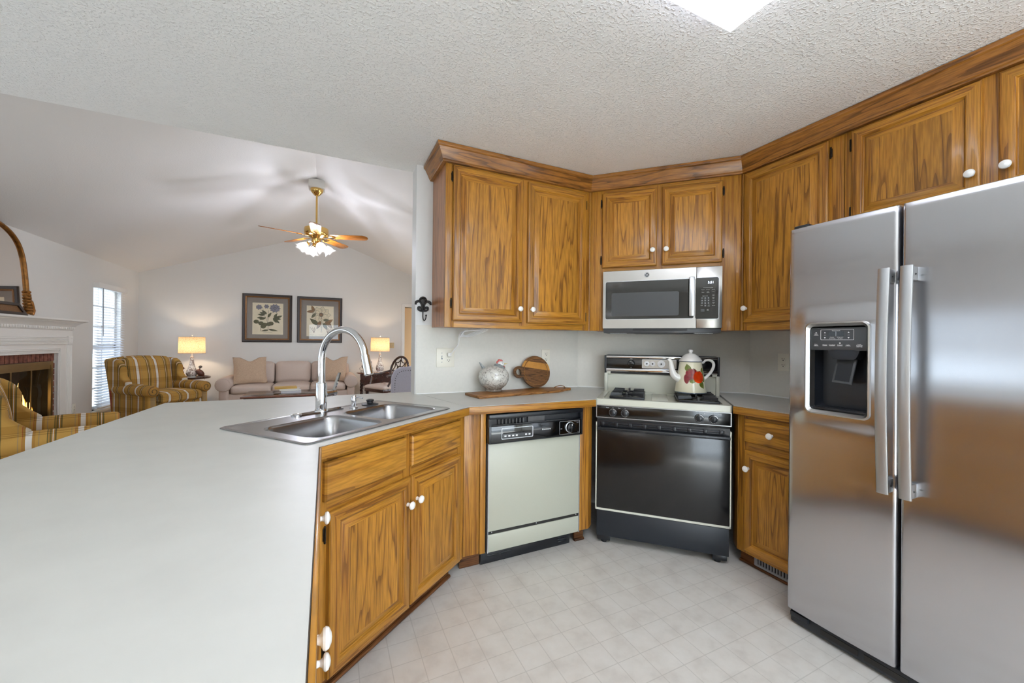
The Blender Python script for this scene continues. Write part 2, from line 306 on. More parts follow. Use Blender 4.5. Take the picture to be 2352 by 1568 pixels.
    # clear panes
    def pane(name, refl, tint):
        m, nt, p = nmat(name); nt.nodes.remove(p); out = nt.nodes['Material Output']
        g = N(nt, 'ShaderNodeBsdfGlossy', ins={'Roughness': .02}); t = N(nt, 'ShaderNodeBsdfTransparent', ins={'Color': tint}); fz = N(nt, 'ShaderNodeFresnel', ins={'IOR': refl})
        gm = N(nt, 'ShaderNodeNewGeometry'); fr_ = N(nt, 'ShaderNodeMath', operation='SUBTRACT'); fr_.inputs[0].default_value = 1; L(nt, gm.outputs['Backfacing'], fr_.inputs[1])
        fm = N(nt, 'ShaderNodeMath', operation='MULTIPLY'); L(nt, fz.outputs[0], fm.inputs[0]); L(nt, fr_.outputs[0], fm.inputs[1])
        mx = N(nt, 'ShaderNodeMixShader'); L(nt, fm.outputs[0], mx.inputs[0]); L(nt, t.outputs[0], mx.inputs[1]); L(nt, g.outputs[0], mx.inputs[2]); L(nt, mx.outputs[0], out.inputs['Surface']); return m
    MT['glass'] = pane('clear_glass', 1.5, (.97, .98, .98, 1)); MT['smoke'] = pane('smoked_glass', 1.25, (.8, .8, .8, 1))
    MT['piping'] = mat('dark_gold_piping', '6A5430', .8)
    # flame: bright core, orange skirt
    m, nt, p = nmat('flame'); nt.nodes.remove(p); out = nt.nodes['Material Output']
    lw = N(nt, 'ShaderNodeLayerWeight', ins={'Blend': .4}); cr = ramp(nt, [(0, 'FFF0B4'), (.35, 'FFC24A'), (.7, 'FF7A18'), (1, 'C03808')]); L(nt, lw.outputs['Facing'], cr.inputs[0])
    e = N(nt, 'ShaderNodeEmission', ins={'Strength': 3.0}); L(nt, cr.outputs[0], e.inputs['Color']); L(nt, e.outputs[0], out.inputs['Surface']); MT['flame'] = m
    m = mat('warm_bulb', 'FFFFFF', .5, emit='EEF1FF', es=FANBULB); MT['bulbf'] = m
    MT['bulbl'] = mat('warm_lamp_bulb', 'FFFFFF', .5, emit='FFE2BE', es=LAMPBULB)
    MT['bulbp'] = mat('pendant_glow', 'FFFFFF', .5, emit='F2F4FF', es=PENDANT)
    # ground seen through the window
    MT['grass'] = mat('lawn', '62666A', .9, noise=.3, nscale=2)
    # mirror
    MT['mirror'] = mat('mirror_glass', 'E6E0DC', .02, metal=1)
special()
# ------------------------------------------------------------------ mesh builder
class MB:
    def __init__(s): s.bm = bmesh.new()
    def _take(s, t, m=0, M=None):
        if M is not None: bmesh.ops.transform(t, matrix=M, verts=t.verts)
        for f in t.faces: f.material_index = m
        me = bpy.data.meshes.new('tmp'); t.to_mesh(me); t.free(); s.bm.from_mesh(me); bpy.data.meshes.remove(me); return s
    def box(s, x0, x1, y0, y1, z0, z1, m=0, bev=0, seg=2, M=None):
        t = bmesh.new(); bmesh.ops.create_cube(t, size=1)
        bmesh.ops.transform(t, matrix=Matrix.Translation(((x0+x1)/2, (y0+y1)/2, (z0+z1)/2)) @ Matrix.Diagonal((x1-x0, y1-y0, z1-z0, 1)), verts=t.verts)
        if bev: bmesh.ops.bevel(t, geom=t.edges[:], offset=bev, segments=seg, profile=.5, affect='EDGES')
        return s._take(t, m, M)
    def prism(s, pts, z0, z1, m=0, bev=0, M=None):
        t = bmesh.new(); a = [t.verts.new((p[0], p[1], z0)) for p in pts]; b = [t.verts.new((p[0], p[1], z1)) for p in pts]; n = len(pts)
        t.faces.new(a[::-1]); t.faces.new(b)
        for i in range(n): t.faces.new((a[i], a[(i+1) % n], b[(i+1) % n], b[i]))
        bmesh.ops.recalc_face_normals(t, faces=t.faces)
        if bev: bmesh.ops.bevel(t, geom=t.edges[:], offset=bev, segments=2, profile=.5, affect='EDGES')
        return s._take(t, m, M)
    def rings(s, rs, m=0, cap0=False, cap1=False, closed=True, M=None, mats=None):
        t = bmesh.new(); V = [[t.verts.new(p) for p in r] for r in rs]; n = len(rs[0])
        for a, b in zip(V, V[1:]):
            for i in range(n if closed else n-1):
                j = (i+1) % n
                try:
                    f = t.faces.new((a[i], a[j], b[j], b[i]))
                    f.material_index = mats[i] if mats else m
                except ValueError: pass
        if cap0: t.faces.new(V[0][::-1]).material_index = m
        if cap1: t.faces.new(V[-1]).material_index = m
        bmesh.ops.remove_doubles(t, verts=t.verts, dist=1e-6)
        bmesh.ops.recalc_face_normals(t, faces=t.faces)
        if M is not None: bmesh.ops.transform(t, matrix=M, verts=t.verts)
        if not mats:
            for f in t.faces: f.material_index = m
        me = bpy.data.meshes.new('tmp'); t.to_mesh(me); t.free(); s.bm.from_mesh(me); bpy.data.meshes.remove(me); return s
    def lathe(s, prof, seg=28, m=0, M=None, cap=True):
        rs = [[(max(r, 1e-5)*math.cos(2*math.pi*i/seg), max(r, 1e-5)*math.sin(2*math.pi*i/seg), z) for i in range(seg)] for r, z in prof]
        return s.rings(rs, m, cap and prof[0][0] > 1e-4, cap and prof[-1][0] > 1e-4, M=M)
    def cyl(s, p0, p1, r0, r1=None, seg=20, m=0):
        p0, p1 = Vector(p0), Vector(p1); d = p1-p0; q = d.to_track_quat('Z', 'Y').to_matrix().to_4x4()
        return s.lathe([(r0, 0), (r0 if r1 is None else r1, d.length)], seg, m, Matrix.Translation(p0) @ q)
    def tube(s, pts, r, seg=10, m=0, closed=False, flat=1.0):
        P = [Vector(p) for p in pts]; n = len(P); rs = []; nv = None
        for i, p in enumerate(P):
            tg = ((P[(i+1) % n] if closed or i < n-1 else P[i])-(P[i-1] if closed or i > 0 else P[i])).normalized()
            if nv is None: nv = tg.orthogonal().normalized()
            else: nv = (nv-tg*nv.dot(tg)); nv = nv.normalized() if nv.length > 1e-6 else tg.orthogonal().normalized()
            bn = tg.cross(nv); rr = r[i] if isinstance(r, (list, tuple)) else r
            rs.append([p+(nv*math.cos(2*math.pi*k/seg)+bn*math.sin(2*math.pi*k/seg)*flat)*rr for k in range(seg)])
        if closed: rs.append(rs[0])
        return s.rings(rs, m, not closed, not closed)
    def ball(s, c, r, m=0, seg=20, M=None):
        if not isinstance(r, (tuple, list)): r = (r, r, r)
        t = bmesh.new(); bmesh.ops.create_uvsphere(t, u_segments=seg, v_segments=max(8, seg*2//3), radius=1)
        mm = Matrix.Translation(c) @ Matrix.Diagonal((*r, 1))
        return s._take(t, m, (M @ mm) if M is not None else mm)
    def plate(s, outer, holes, z0, z1, m=0, mside=None, M=None):
        """flat plate with holes, filled between the loops and given thickness"""
        t = bmesh.new()
        for zz in (z0, z1):
            ed = []
            for lp in [outer]+holes:
                v = [t.verts.new((p[0], p[1], zz)) for p in lp]
                ed += [t.edges.new((v[i], v[(i+1) % len(v)])) for i in range(len(v))]
            bmesh.ops.triangle_fill(t, use_beauty=True, use_dissolve=False, edges=ed)
        for lp in [outer]+holes:
            n = len(lp); a = [t.verts.new((p[0], p[1], z1)) for p in lp]; b = [t.verts.new((p[0], p[1], z0)) for p in lp]
            for i in range(n): t.faces.new((a[i], a[(i+1) % n], b[(i+1) % n], b[i]))
        bmesh.ops.remove_doubles(t, verts=t.verts, dist=1e-6); bmesh.ops.recalc_face_normals(t, faces=t.faces)
        if M is not None and M.determinant() < 0: bmesh.ops.reverse_faces(t, faces=t.faces)
        return s._take(t, m, M)
    def poly(s, pts, m=0, M=None, thick=0, nrm=(0, -1, 0)):
        """flat outline given some thickness along nrm"""
        n = Vector(nrm)*thick; a = [Vector(p) for p in pts]
        if thick: return s.rings([a, [p+n for p in a]], m, True, True, M=M)
        t = bmesh.new(); t.faces.new([t.verts.new(p) for p in a]); return s._take(t, m, M)
    def text(s, body, x, y, z, size, m=0, rot=None, align='CENTER', wide=1.0):
        cu = bpy.data.curves.new('t', 'FONT'); cu.body = body; cu.size = size; cu.align_x = align; cu.align_y = 'CENTER'; cu.resolution_u = 2
        o = bpy.data.objects.new('t', cu); COL.objects.link(o); dg = bpy.context.evaluated_depsgraph_get()
        me = bpy.data.meshes.new_from_object(o.evaluated_get(dg)); t = bmesh.new(); t.from_mesh(me)
        bpy.data.objects.remove(o); bpy.data.curves.remove(cu); bpy.data.meshes.remove(me)
        return s._take(t, m, Matrix.Translation((x, y, z)) @ (rot or Matrix.Rotation(R(90), 4, 'X')) @ Matrix.Diagonal((wide, 1, 1, 1)))
    def done(s, name, mats, parent=None, smooth=38, xf=None, label=None, sub=0):
        if xf is not None: bmesh.ops.transform(s.bm, matrix=xf, verts=s.bm.verts)
        me = bpy.data.meshes.new(name); s.bm.to_mesh(me); s.bm.free()
        if isinstance(mats, str): mats = [mats]
        for k in mats: me.materials.append(MT[k])
        for f in me.polygons: f.use_smooth = True
        me.set_sharp_from_angle(angle=R(smooth))
        o = bpy.data.objects.new(name, me); COL.objects.link(o)
        if parent is not None: o.parent = parent
        if label: o['label'] = label
        if sub:
            md = o.modifiers.new('smooth', 'SUBSURF'); md.levels = sub; md.render_levels = sub
        return o
def thing(name, label, cat, loc=(0, 0, 0), rot=0, group=None):
    o = bpy.data.objects.new(name, None); COL.objects.link(o); o.empty_display_size = .1
    o.location = loc; o.rotation_euler = (0, 0, R(rot)); o['label'] = label; o['category'] = cat
    if group: o['group'] = group
    return o
def tag(o, label, cat, group=None):
    o['label'] = label; o['category'] = cat
    if group: o['group'] = group
    return o
def struct(o): o['kind'] = 'structure'; return o
def rrect(x0, x1, y0, y1, r, n=6):
    out = []
    for cx, cy, a in ((x1-r, y0+r, -90), (x1-r, y1-r, 0), (x0+r, y1-r, 90), (x0+r, y0+r, 180)):
        for i in range(n+1):
            t = R(a+90*i/n); out.append((cx+r*math.cos(t), cy+r*math.sin(t)))
    return out
def cushion(b, x0, x1, y0, y1, z0, z1, r=.05, puff=(0, 0, .03), m=0, M=None):
    """rounded box whose faces swell outwards"""
    t = bmesh.new(); bmesh.ops.create_cube(t, size=2); bmesh.ops.subdivide_edges(t, edges=t.edges[:], cuts=9, use_grid_fill=True)
    h = Vector(((x1-x0)/2, (y1-y0)/2, (z1-z0)/2)); c = Vector(((x0+x1)/2, (y0+y1)/2, (z0+z1)/2)); r = min(r, *h)
    for v in t.verts:
        p = v.co.copy(); q = Vector([math.copysign(1, a)*(abs(a)**.8) for a in p])
        inner = Vector([max(-(hh-r), min(hh-r, qq*hh)) for qq, hh in zip(q, h)])
        d = Vector([qq*hh for qq, hh in zip(q, h)])-inner
        o = inner+(d.normalized()*r if d.length > 1e-9 else Vector())
        a = [1-min(1, abs(k))**2 for k in q]
        o += Vector((math.copysign(puff[0]*a[1]*a[2], p.x) if abs(p.x) > .99 else 0, math.copysign(puff[1]*a[0]*a[2], p.y) if abs(p.y) > .99 else 0, math.copysign(puff[2]*a[0]*a[1], p.z) if abs(p.z) > .99 else 0))
        v.co = c+o
    b._take(t, m, M); return b
# ------------------------------------------------------------------ the setting
YA, YA2 = 2.617, 2.75
CORN_A, CORN_B = (1.815, YA), (XB, 1.81)
struct(MB().box(-3.2, 2.9, -3.35, 2.75, -.12, 0).done('floor', 'floor'))
struct(MB().box(-3.2, 3.4, 2.75, 10.6, -.12, 0).done('floor', 'carpet'))
struct(MB().box(-3.2, 2.9, YF-.15, YA2, CH, CH+.08).done('ceiling', 'ceil'))
RX, RZ, EX = -.164, 3.47, 2.62
EZ = RZ-.375*(EX-RX)
def slab_y(pts, y0, y1, name, m):   # outline in XZ, thickness along Y
    b = MB(); b.rings([[(x, y0, z) for x, z in pts], [(x, y1, z) for x, z in pts]], 0, True, True); return struct(b.done(name, m))
slab_y([(XL-.13, CH-.046), (RX, RZ), (RX, RZ+.08), (XL-.13, CH+.04)], YA2, YB, 'ceiling', 'vault')
slab_y([(RX, RZ), (EX, EZ), (EX, EZ+.08), (RX, RZ+.08)], YA2, YB, 'ceiling', 'vault')
slab_y([(XL, CH+.08), (EX, CH+.08), (RX, RZ)], YA2-.06, YA2, 'wall_header', 'wall')
def wall_with_holes(name, axis, plane, thick, a0, a1, z0, z1, holes, m='wall'):
    """axis 'x': wall runs along X at Y=plane; 'y': runs along Y at X=plane. thickness goes from plane to plane+thick"""
    b = MB(); lo, hi = sorted((0, thick))
    def part(p, q_, c, d):
        if q_-p < 1e-5 or d-c < 1e-5: return
        if axis == 'y': b.box(plane+lo, plane+hi, p, q_, c, d)
        else: b.box(p, q_, plane+lo, plane+hi, c, d)
    at_ = a0
    for h in sorted(holes):
        part(at_, h[0], z0, z1); part(h[0], h[1], z0, h[2]); part(h[0], h[1], h[3], z1); at_ = h[1]
    part(at_, a1, z0, z1)
    return struct(b.done(name, m))
wall_with_holes('wall_left', 'y', XL, -.13, YF-.15, YB+.13, 0, CH, WIN_LEFT+[(5.27, 6.63, .02, .985)])
DOOR = (1.56, 2.40, -.001, 2.04)
b = MB().box(XL-.13, DOOR[0], YB, YB+.13, 0, CH).box(DOOR[1], EX+.1, YB, YB+.13, 0, CH).box(DOOR[0], DOOR[1], YB, YB+.13, DOOR[3], CH)
b.rings([[(x, y, z) for x, z in ((XL-.13, CH-.001), (EX+.1, CH-.001), (EX+.1, EZ), (RX, RZ+.04), (XL-.13, CH+.02))] for y in (YB, YB+.13)], 0, True, True); struct(b.done('wall_back', 'wall'))
wall_with_holes('wall_right', 'y', EX, .12, YA2, YB, 0, CH+.05, ADDED_WIN_RIGHT)
wall_with_holes('wall_front', 'x', YF, -.13, XL, XB+.12, 0, CH, ADDED_WIN_FRONT)
struct(MB().box(.52, XB+.12, YA, YA2, 0, CH, 0).done('wall_divider', 'wall_w'))
struct(MB().prism([CORN_A, CORN_B, (XB, YA)], 0, CH).done('wall_corner', 'wall_w'))
struct(MB().box(XB, XB+.12, YF, YA, 0, CH).done('wall_right', 'wall_w'))
# hall seen through the doorway
struct(MB().box(1.2, 3.2, 10.3, 10.4, 0, 2.5).box(1.1, 1.2, 9.2, 10.4, 0, 2.5).box(3.1, 3.2, 9.2, 10.4, 0, 2.5).box(1.1, 3.2, 9.19, 10.4, 2.44, 2.5).done('wall_hall', 'cream'))
struct(MB().box(DOOR[0]-.07, DOOR[0], YB-.018, YB+.14, 0, DOOR[3]+.07, 0, .004).box(DOOR[1], DOOR[1]+.07, YB-.018, YB+.14, 0, DOOR[3]+.07, 0, .004).box(DOOR[0], DOOR[1], YB-.018, YB+.14, DOOR[3], DOOR[3]+.07, 0, .004).done('trim_1', 'trimw'))
b = MB().box(XL, XL+.015, 7.2, YB, 0, .09, 0, .004); struct(b.done('baseboard_left', 'trimw'))
struct(MB().box(XL+.02, DOOR[0]-.075, YB-.015, YB, 0, .09, 0, .004).done('baseboard_back', 'trimw'))
struct(MB().box(-60, 40, -40, 60, -.6, -.5).done('ground', 'grass'))
# windows
def window(idx, wall, a, bb, z0, z1, rows=2, cols=1):
    """sash window filling an opening; wall 'left' or 'front'"""
    if wall == 'left': X = Matrix(((0, 1, 0, XL), (1, 0, 0, 0), (0, 0, 1, 0), (0, 0, 0, 1)))   # local x along Y, local y = out of wall (-X is outside => y negative)
    elif wall == 'right': X = Matrix(((0, -1, 0, EX), (1, 0, 0, 0), (0, 0, 1, 0), (0, 0, 0, 1)))
    else: X = Matrix(((1, 0, 0, 0), (0, 1, 0, YF), (0, 0, 1, 0), (0, 0, 0, 1)))
    f = MB(); t = .045; y0, y1 = -.10, -.06; zm = (z0+z1)/2
    for p in ((a, a+t, z0, z1), (bb-t, bb, z0, z1), (a, bb, z0, z0+t), (a, bb, z1-t, z1), (a, bb, zm-.03, zm+.03)): f.box(p[0], p[1], y0, y1, p[2], p[3], 0, .004)
    for c in range(1, cols+1):
        x = a+(bb-a)*c/(cols+1); f.box(x-.01, x+.01, y0+.005, y1-.005, z0, z1)
    for lo, hi in ((z0, zm), (zm, z1)):
        for r in range(1, rows+1):
            z = lo+(hi-lo)*r/(rows+1); f.box(a, bb, y0+.005, y1-.005, z-.01, z+.01)
    w_ = f.done('window_%d' % idx, 'trimw', xf=X); struct(w_)
    MB().box(a+.01, bb-.01, -.083, -.079, z0+.01, z1-.01).done('pane', 'glass', w_, xf=X)
    MB().box(a-.05, bb+.05, -.13, .06, z0-.035, z0, 0, .008).box(a-.03, bb+.03, -.0, .02, z0-.10, z0-.035, 0, .004).done('window_sill', 'trimw', w_, xf=X)
    return w_
window(1, 'left', *WIN_LEFT[0]); window(2, 'left', *WIN_LEFT[1], rows=1, cols=3); window(3, 'front', *ADDED_WIN_FRONT[0], rows=0, cols=1); window(4, 'right', *ADDED_WIN_RIGHT[0]); window(5, 'right', *ADDED_WIN_RIGHT[1])
# laminate backsplash
def splash(p, q, name_lbl, z1=1.376):
    p, q = Vector((*p, 0)), Vector((*q, 0)); d = (q-p); a = math.degrees(math.atan2(d.y, d.x)); ln = d.length
    o = MB().box(0, ln, -.005, 0, .9145, z1).done('backsplash', 'splash'); o.location = p; o.rotation_euler = (0, 0, R(a)); tag(o, name_lbl, 'backsplash')
    MB().tube([(0.004, -.006, .9165), (ln-.004, -.006, .9165)], .0045, 8).done('caulk_bead', 'caulk', o)
    return o
splash((.525, YA), CORN_A, 'cream laminate backsplash behind the ceramic hen and round board')
splash(CORN_A, CORN_B, 'grey laminate backsplash across the corner behind the range')
splash(CORN_B, (XB, 1.05), 'narrow cream laminate backsplash panel beside the refrigerator')
# ------------------------------------------------------------------ cabinet pieces
def rect(x0, x1, z0, z1, i, y): return [(x0+i, y, z0+i), (x1-i, y, z0+i), (x1-i, y, z1-i), (x0+i, y, z1-i)]
def knob(par, x, y, z, d=-1):
    b = MB(); b.lathe([(.0085, 0), (.0075, .006), (.006, .013), (.009, .018), (.0155, .021), (.0172, .025), (.0150, .030), (.008, .0335), (0, .0345)], 24, 0, Matrix.Translation((x, y, z)) @ Matrix.Rotation(R(90), 4, 'X'))
    return b.done('knob', 'knob', par, label='round white ceramic knob')
def hinge(par, x, y, z):
    b = MB().box(x-.006, x+.006, y-.004, y, z-.022, z+.022, 0, .002); b.cyl((x, y-.006, z-.024), (x, y-.006, z+.024), .0035, None, 10).ball((x, y-.006, z+.027), .004, 0, 8).ball((x, y-.006, z-.027), .004, 0, 8)
    return b.done('hinge', 'hinge', par, label='dark bronze hinge')
def door(par, x0, x1, z0, z1, y=0, kx=None, kz=None, hx=None, hz=(), name='door'):
    rs = [(0, y), (0, y-.013), (.004, y-.018), (.010, y-.0205), (.041, y-.0205), (.044, y-.0185), (.047, y-.012), (.0495, y-.0105)]
    b = MB(); b.rings([rect(x0, x1, z0, z1, i, yy) for i, yy in rs], mats=[1, 0, 1, 0])
    d = b.done(name, ['oak_v', 'oak_h'], par, 25)
    ps = [(.047, y-.009), (.053, y-.0105), (.0545, y-.0115), (.080, y-.0185), (.0815, y-.0195)]
    b = MB(); b.rings([rect(x0, x1, z0, z1, i, yy) for i, yy in ps], mats=[1, 0, 1, 0]); b.poly(rect(x0, x1, z0, z1, .0815, y-.0195), 2)
    bmesh.ops.remove_doubles(b.bm, verts=b.bm.verts, dist=1e-6); b.done('panel', ['oak_v', 'oak_h', 'oak_p'], d, 25)
    if kx is not None: knob(d, kx, y-.0205, kz)
    for z in hz: hinge(d, hx, y, z)
    return d
def drawer(par, x0, x1, z0, z1, y=0, k=True, name='drawer'):
    rs = [(0, y), (0, y-.012), (.006, y-.0185), (.009, y-.0195)]
    b = MB(); b.rings([rect(x0, x1, z0, z1, i, yy) for i, yy in rs], 0); b.poly(rect(x0, x1, z0, z1, .009, y-.0195), 0)
    bmesh.ops.remove_doubles(b.bm, verts=b.bm.verts, dist=1e-6); d = b.done(name, 'oak_d', par, 25)
    if k: knob(d, (x0+x1)/2, y-.0195, (z0+z1)/2)
    return d
ZB, ZT = 1.354, 2.345     # underside and top of the wall cabinets
# wall cabinet over the dishwasher run
c = thing('wall_cabinet', 'oak wall cabinet with two tall doors above the ceramic hen', 'cabinet', (0, 2.297, 0), 0)
MB().box(.63, 1.685, .02, .318, ZB+.006, ZT-.002, 0).done('carcass', 'oak_side', c)
MB().box(.63, .675+.012, 0, .02, ZB, ZT, 0, .0015).box(1.13, 1.195, 0, .0195, ZB+.02, ZT-.01, 0).box(1.635, 1.684, 0, .02, ZB, ZT, 0, .0015).box(.687, 1.635, .0005, .02, ZB, ZB+.055, 1, .0015).box(.687, 1.635, .0005, .02, ZT-.06, ZT, 1).done('face_frame', ['oak_v', 'oak_h'], c)
door(c, .675, 1.144, 1.394, 2.33, 0, 1.119, 1.482, .668, (1.50, 2.265))
door(c, 1.183, 1.648, 1.394, 2.325, 0, 1.210, 1.482, 1.655, (1.45, 2.245))
# corner cabinet over the microwave
q = math.sqrt(.5)
def Rpos(s, d): return (q*s+q*d, -q*s+q*d)
DU = 3.985*q
pos = Rpos(0, DU); c = thing('wall_cabinet', 'angled oak corner cabinet with two short doors above the microwave', 'cabinet', (*pos, 0), -45)
def toR(X, Y): s = (X-Y)*q; d = (X+Y)*q; return (s, d-DU)
pts = [(-.428, .021), (.536, .021)]+[toR(2.70, 1.80), toR(2.73, 1.80), toR(1.82, 2.595), toR(1.70, 2.56)]
MB().prism(pts, 1.775, ZT-.002).done('carcass', 'oak_side', c)
MB().box(-.428, -.325, 0, .0205, ZB, ZT, 0, .0015).box(.402, .533, 0, .0205, ZB, ZT, 0, .0015).box(.010, .064, 0, .02, 1.77, ZT-.005, 0).box(-.325, .402, .0005, .02, 1.772, 1.81, 1).box(-.325, .402, .0005, .02, 2.30, ZT, 1).done('face_frame', ['oak_v', 'oak_h'], c)
MB().box(-.4, -.335, .022, .30, ZB, 1.774).done('side_panel', 'oak_side', c); MB().box(.417, .50, .022, .30, ZB, 1.774).done('side_panel', 'oak_side', c)
MB().tube([(-.431, -.003, ZB), (-.431, -.003, ZT-.004)], .009, 10).done('corner_bead', 'oak_v', c)
MB().tube([(.531, -.003, ZB), (.531, -.003, ZT-.004)], .009, 10).done('corner_bead', 'oak_v', c)
door(c, -.341, .021, 1.794, 2.318, 0, -.006, 1.895, -.349, (1.85, 2.25))
door(c, .052, .414, 1.794, 2.318, 0, .079, 1.895, .422, (1.85, 2.25))
# wall cabinets on the right wall (local x runs towards the viewer's right = -Y)
XU = 2.37
def Bx(Y): return -Y
c = thing('wall_cabinet', 'tall single-door oak wall cabinet beside the microwave corner', 'cabinet', (XU, 0, 0), -90)
MB().box(-1.612, -1.083, .0205, .36, ZB+.004, ZT-.002).done('carcass', 'oak_side', c)
MB().box(-1.612, -1.588, 0, .02, ZB, ZT, 0, .001).box(-1.155, -1.081, 0, .02, ZB, ZT, 0, .002).box(-1.588, -1.155, .0005, .02, ZB, ZB+.06, 1).box(-1.588, -1.155, .0005, .02, ZT-.05, ZT, 1).done('face_frame', ['oak_v', 'oak_h'], c)
door(c, -1.602, -1.146, 1.402, 2.335, 0, -1.580, 1.490, -1.138, (1.47, 2.27))
c = thing('wall_cabinet', 'oak cabinet with paired doors above the refrigerator', 'cabinet', (XU, 0, 0), -90)
MB().box(-1.079, -.05, .0205, .36, 1.835, ZT-.002).done('carcass', 'oak_side', c)
MB().box(-1.079, -1.035, 0, .02, 1.83, ZT, 0, .002).box(-.625, -.555, 0, .02, 1.83, ZT, 0).box(-.10, -.05, 0, .02, 1.83, ZT, 0).box(-1.035, -.10, .0005, .02, 1.83, 1.89, 1).box(-1.035, -.10, .0005, .02, ZT-.05, ZT, 1).done('face_frame', ['oak_v', 'oak_h'], c)
door(c, -1.046, -.615, 1.872, 2.335, 0, -.640, 1.962, -1.053, (1.93, 2.27))
door(c, -.572, -.125, 1.872, 2.335, 0, -.548, 1.962)
# crown moulding along all the wall cabinets
path = [(.63, 2.612), (.63, 2.297), (1.689, 2.297), (XU, 1.616), (XU, .045)]
prof = [(.000, 2.343), (.0225, 2.343), (.0235, 2.350), (.0285, 2.355), (.035, 2.372), (.056, 2.412), (.064, 2.418), (.066, 2.424), (.066, 2.437), (.0, 2.437)]
def offset_path(pts, d):
    out = []
    for i, p in enumerate(pts):
        p = Vector(p); ns = []
        for a, b2 in ((i-1, i), (i, i+1)):
            if 0 <= a and b2 < len(pts):
                t = (Vector(pts[b2])-Vector(pts[a])).normalized(); ns.append(Vector((t.y, -t.x)))
        n = ns[0] if len(ns) == 1 else (ns[0]+ns[1])/(1+ns[0].dot(ns[1]))
        out.append(p+n*d)
    return out
sgn = -1 if offset_path(path, .1)[0].x > .63 else 1
b = MB(); cols = [offset_path(path, d*sgn) for d, z in prof]
b.rings([[(cols[j][i].x, cols[j][i].y, prof[j][1]) for j in range(len(prof))] for i in range(len(path))], 0, True, True)
tag(b.done('crown_molding', 'crown', None, 20), 'mitred oak crown molding running along the tops of the wall cabinets', 'molding')
# ------------------------------------------------------------------ base cabinets
S0 = Vector((-.026, 1.442)); SA = 38.58
su = Vector((math.cos(R(SA)), math.sin(R(SA)))); sn = Vector((su.y, -su.x))   # along, outward
S1 = S0+su*.911
c = thing('base_cabinet', 'angled oak sink cabinet with two false drawers and two doors', 'cabinet', (S0.x, S0.y, 0), SA)
FY = .022
MB().box(.012, .05, FY, FY+.02, .095, .872, 0).box(.43, .485, FY, FY+.0195, .095, .872, 0).box(.845, .905, FY, FY+.02, .095, .872, 0).box(.05, .845, FY+.001, FY+.0195, .095, .13, 1).box(.05, .845, FY+.001, FY+.0195, .66, .73, 1).box(.05, .845, FY+.001, FY+.0195, .84, .872, 1).done('face_frame', ['oak_v', 'oak_h'], c)
MB().box(.02, .88, FY+.03, FY+.045, .10, .66).box(.03, .88, FY+.045, .60, .10, .118).done('carcass', 'oak_side', c)
drawer(c, .032, .435, .715, .851, FY, False, 'false_drawer'); drawer(c, .472, .852, .715, .851, FY, False, 'false_drawer')
door(c, .050, .463, .100, .673, FY, .440, .560, .040, (.20, .60)); door(c, .472, .855, .105, .673, FY, .500, .566)
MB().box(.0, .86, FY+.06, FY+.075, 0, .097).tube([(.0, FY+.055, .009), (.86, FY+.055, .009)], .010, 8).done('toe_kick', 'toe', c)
c = thing('filler_panel', 'oak filler boards between the sink cabinet and the dishwasher', 'filler panel', (0, 2.03, 0), 0)
MB().box(.672, .764, 0, .02, .095, .871, 0, .002).done('board', 'oak_v', c); MB().box(.766, .799, -.003, .02, .09, .871, 0, .002).done('board', 'oak_v', c)
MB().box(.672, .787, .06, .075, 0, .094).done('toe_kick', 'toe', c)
c = thing('filler_panel', 'oak filler boards between the dishwasher and the range', 'filler panel', (0, 2.03, 0), 0)
MB().box(1.431, 1.503, 0, .02, .09, .871, 0, .002).done('board', 'oak_v', c)
MB().box(0, .060, 0, .02, .09, .871, 0, .002).done('board', 'oak_v', c, xf=Matrix.Translation((1.5035, .001, 0)) @ Matrix.Rotation(R(38), 4, 'Z'))
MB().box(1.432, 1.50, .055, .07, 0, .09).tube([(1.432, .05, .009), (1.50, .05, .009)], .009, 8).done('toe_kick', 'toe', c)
# base cabinet on the right wall
XBF = 2.15
c = thing('base_cabinet', 'narrow oak base cabinet with one drawer between range and refrigerator', 'cabinet', (XBF, 0, 0), -90)
MB().box(-1.480, -1.09, .0205, .56, .10, .87).done('carcass', 'oak_side', c)
MB().box(-1.486, -1.425, 0, .02, .085, .871, 0, .002).box(-1.14, -1.09, 0, .02, .085, .871, 0).box(-1.425, -1.14, .0005, .02, .085, .12, 1).box(-1.425, -1.14, .0005, .02, .66, .725, 1).box(-1.425, -1.14, .0005, .02, .84, .871, 1).done('face_frame', ['oak_v', 'oak_h'], c)
MB().box(-.035, .05, 0, .018, .085, .871, 0, .002).done('corner_board', 'oak_v', c, xf=Matrix.Translation((-1.522, .030, 0)) @ Matrix.Rotation(R(-40), 4, 'Z'))
drawer(c, -1.440, -1.13, .716, .847, 0); door(c, -1.438, -1.13, .105, .672, 0, -1.434+.022, .573)
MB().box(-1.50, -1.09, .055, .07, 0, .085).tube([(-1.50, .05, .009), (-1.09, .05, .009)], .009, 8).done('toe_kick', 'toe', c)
c = thing('floor_vent', 'white louvred heating vent set in the toe kick near the refrigerator', 'vent', (XBF, 0, 0), -90)
MB().plate(rrect(-1.415, -1.115, .018, .082, .004, 2), [[(-1.397, .03), (-1.13, .03), (-1.13, .07), (-1.397, .07)]], .046, .055, M=Matrix(((1, 0, 0, 0), (0, 0, 1, 0), (0, 1, 0, 0), (0, 0, 0, 1)))).done('vent_frame', 'greyl', c)
MB().box(-1.397, -1.13, .0535, .0545, .03, .07).done('opening', 'slot', c)
b = MB()
for i in range(17): b.box(-1.391+i*.0157, -1.384+i*.0157, .047, .0535, .03, .07)
b.done('louvres', 'greyl', c)
# peninsula
c = thing('base_cabinet', 'long oak peninsula cabinet under the white worktop at lower left', 'cabinet', (-.044, 0, 0), 90)
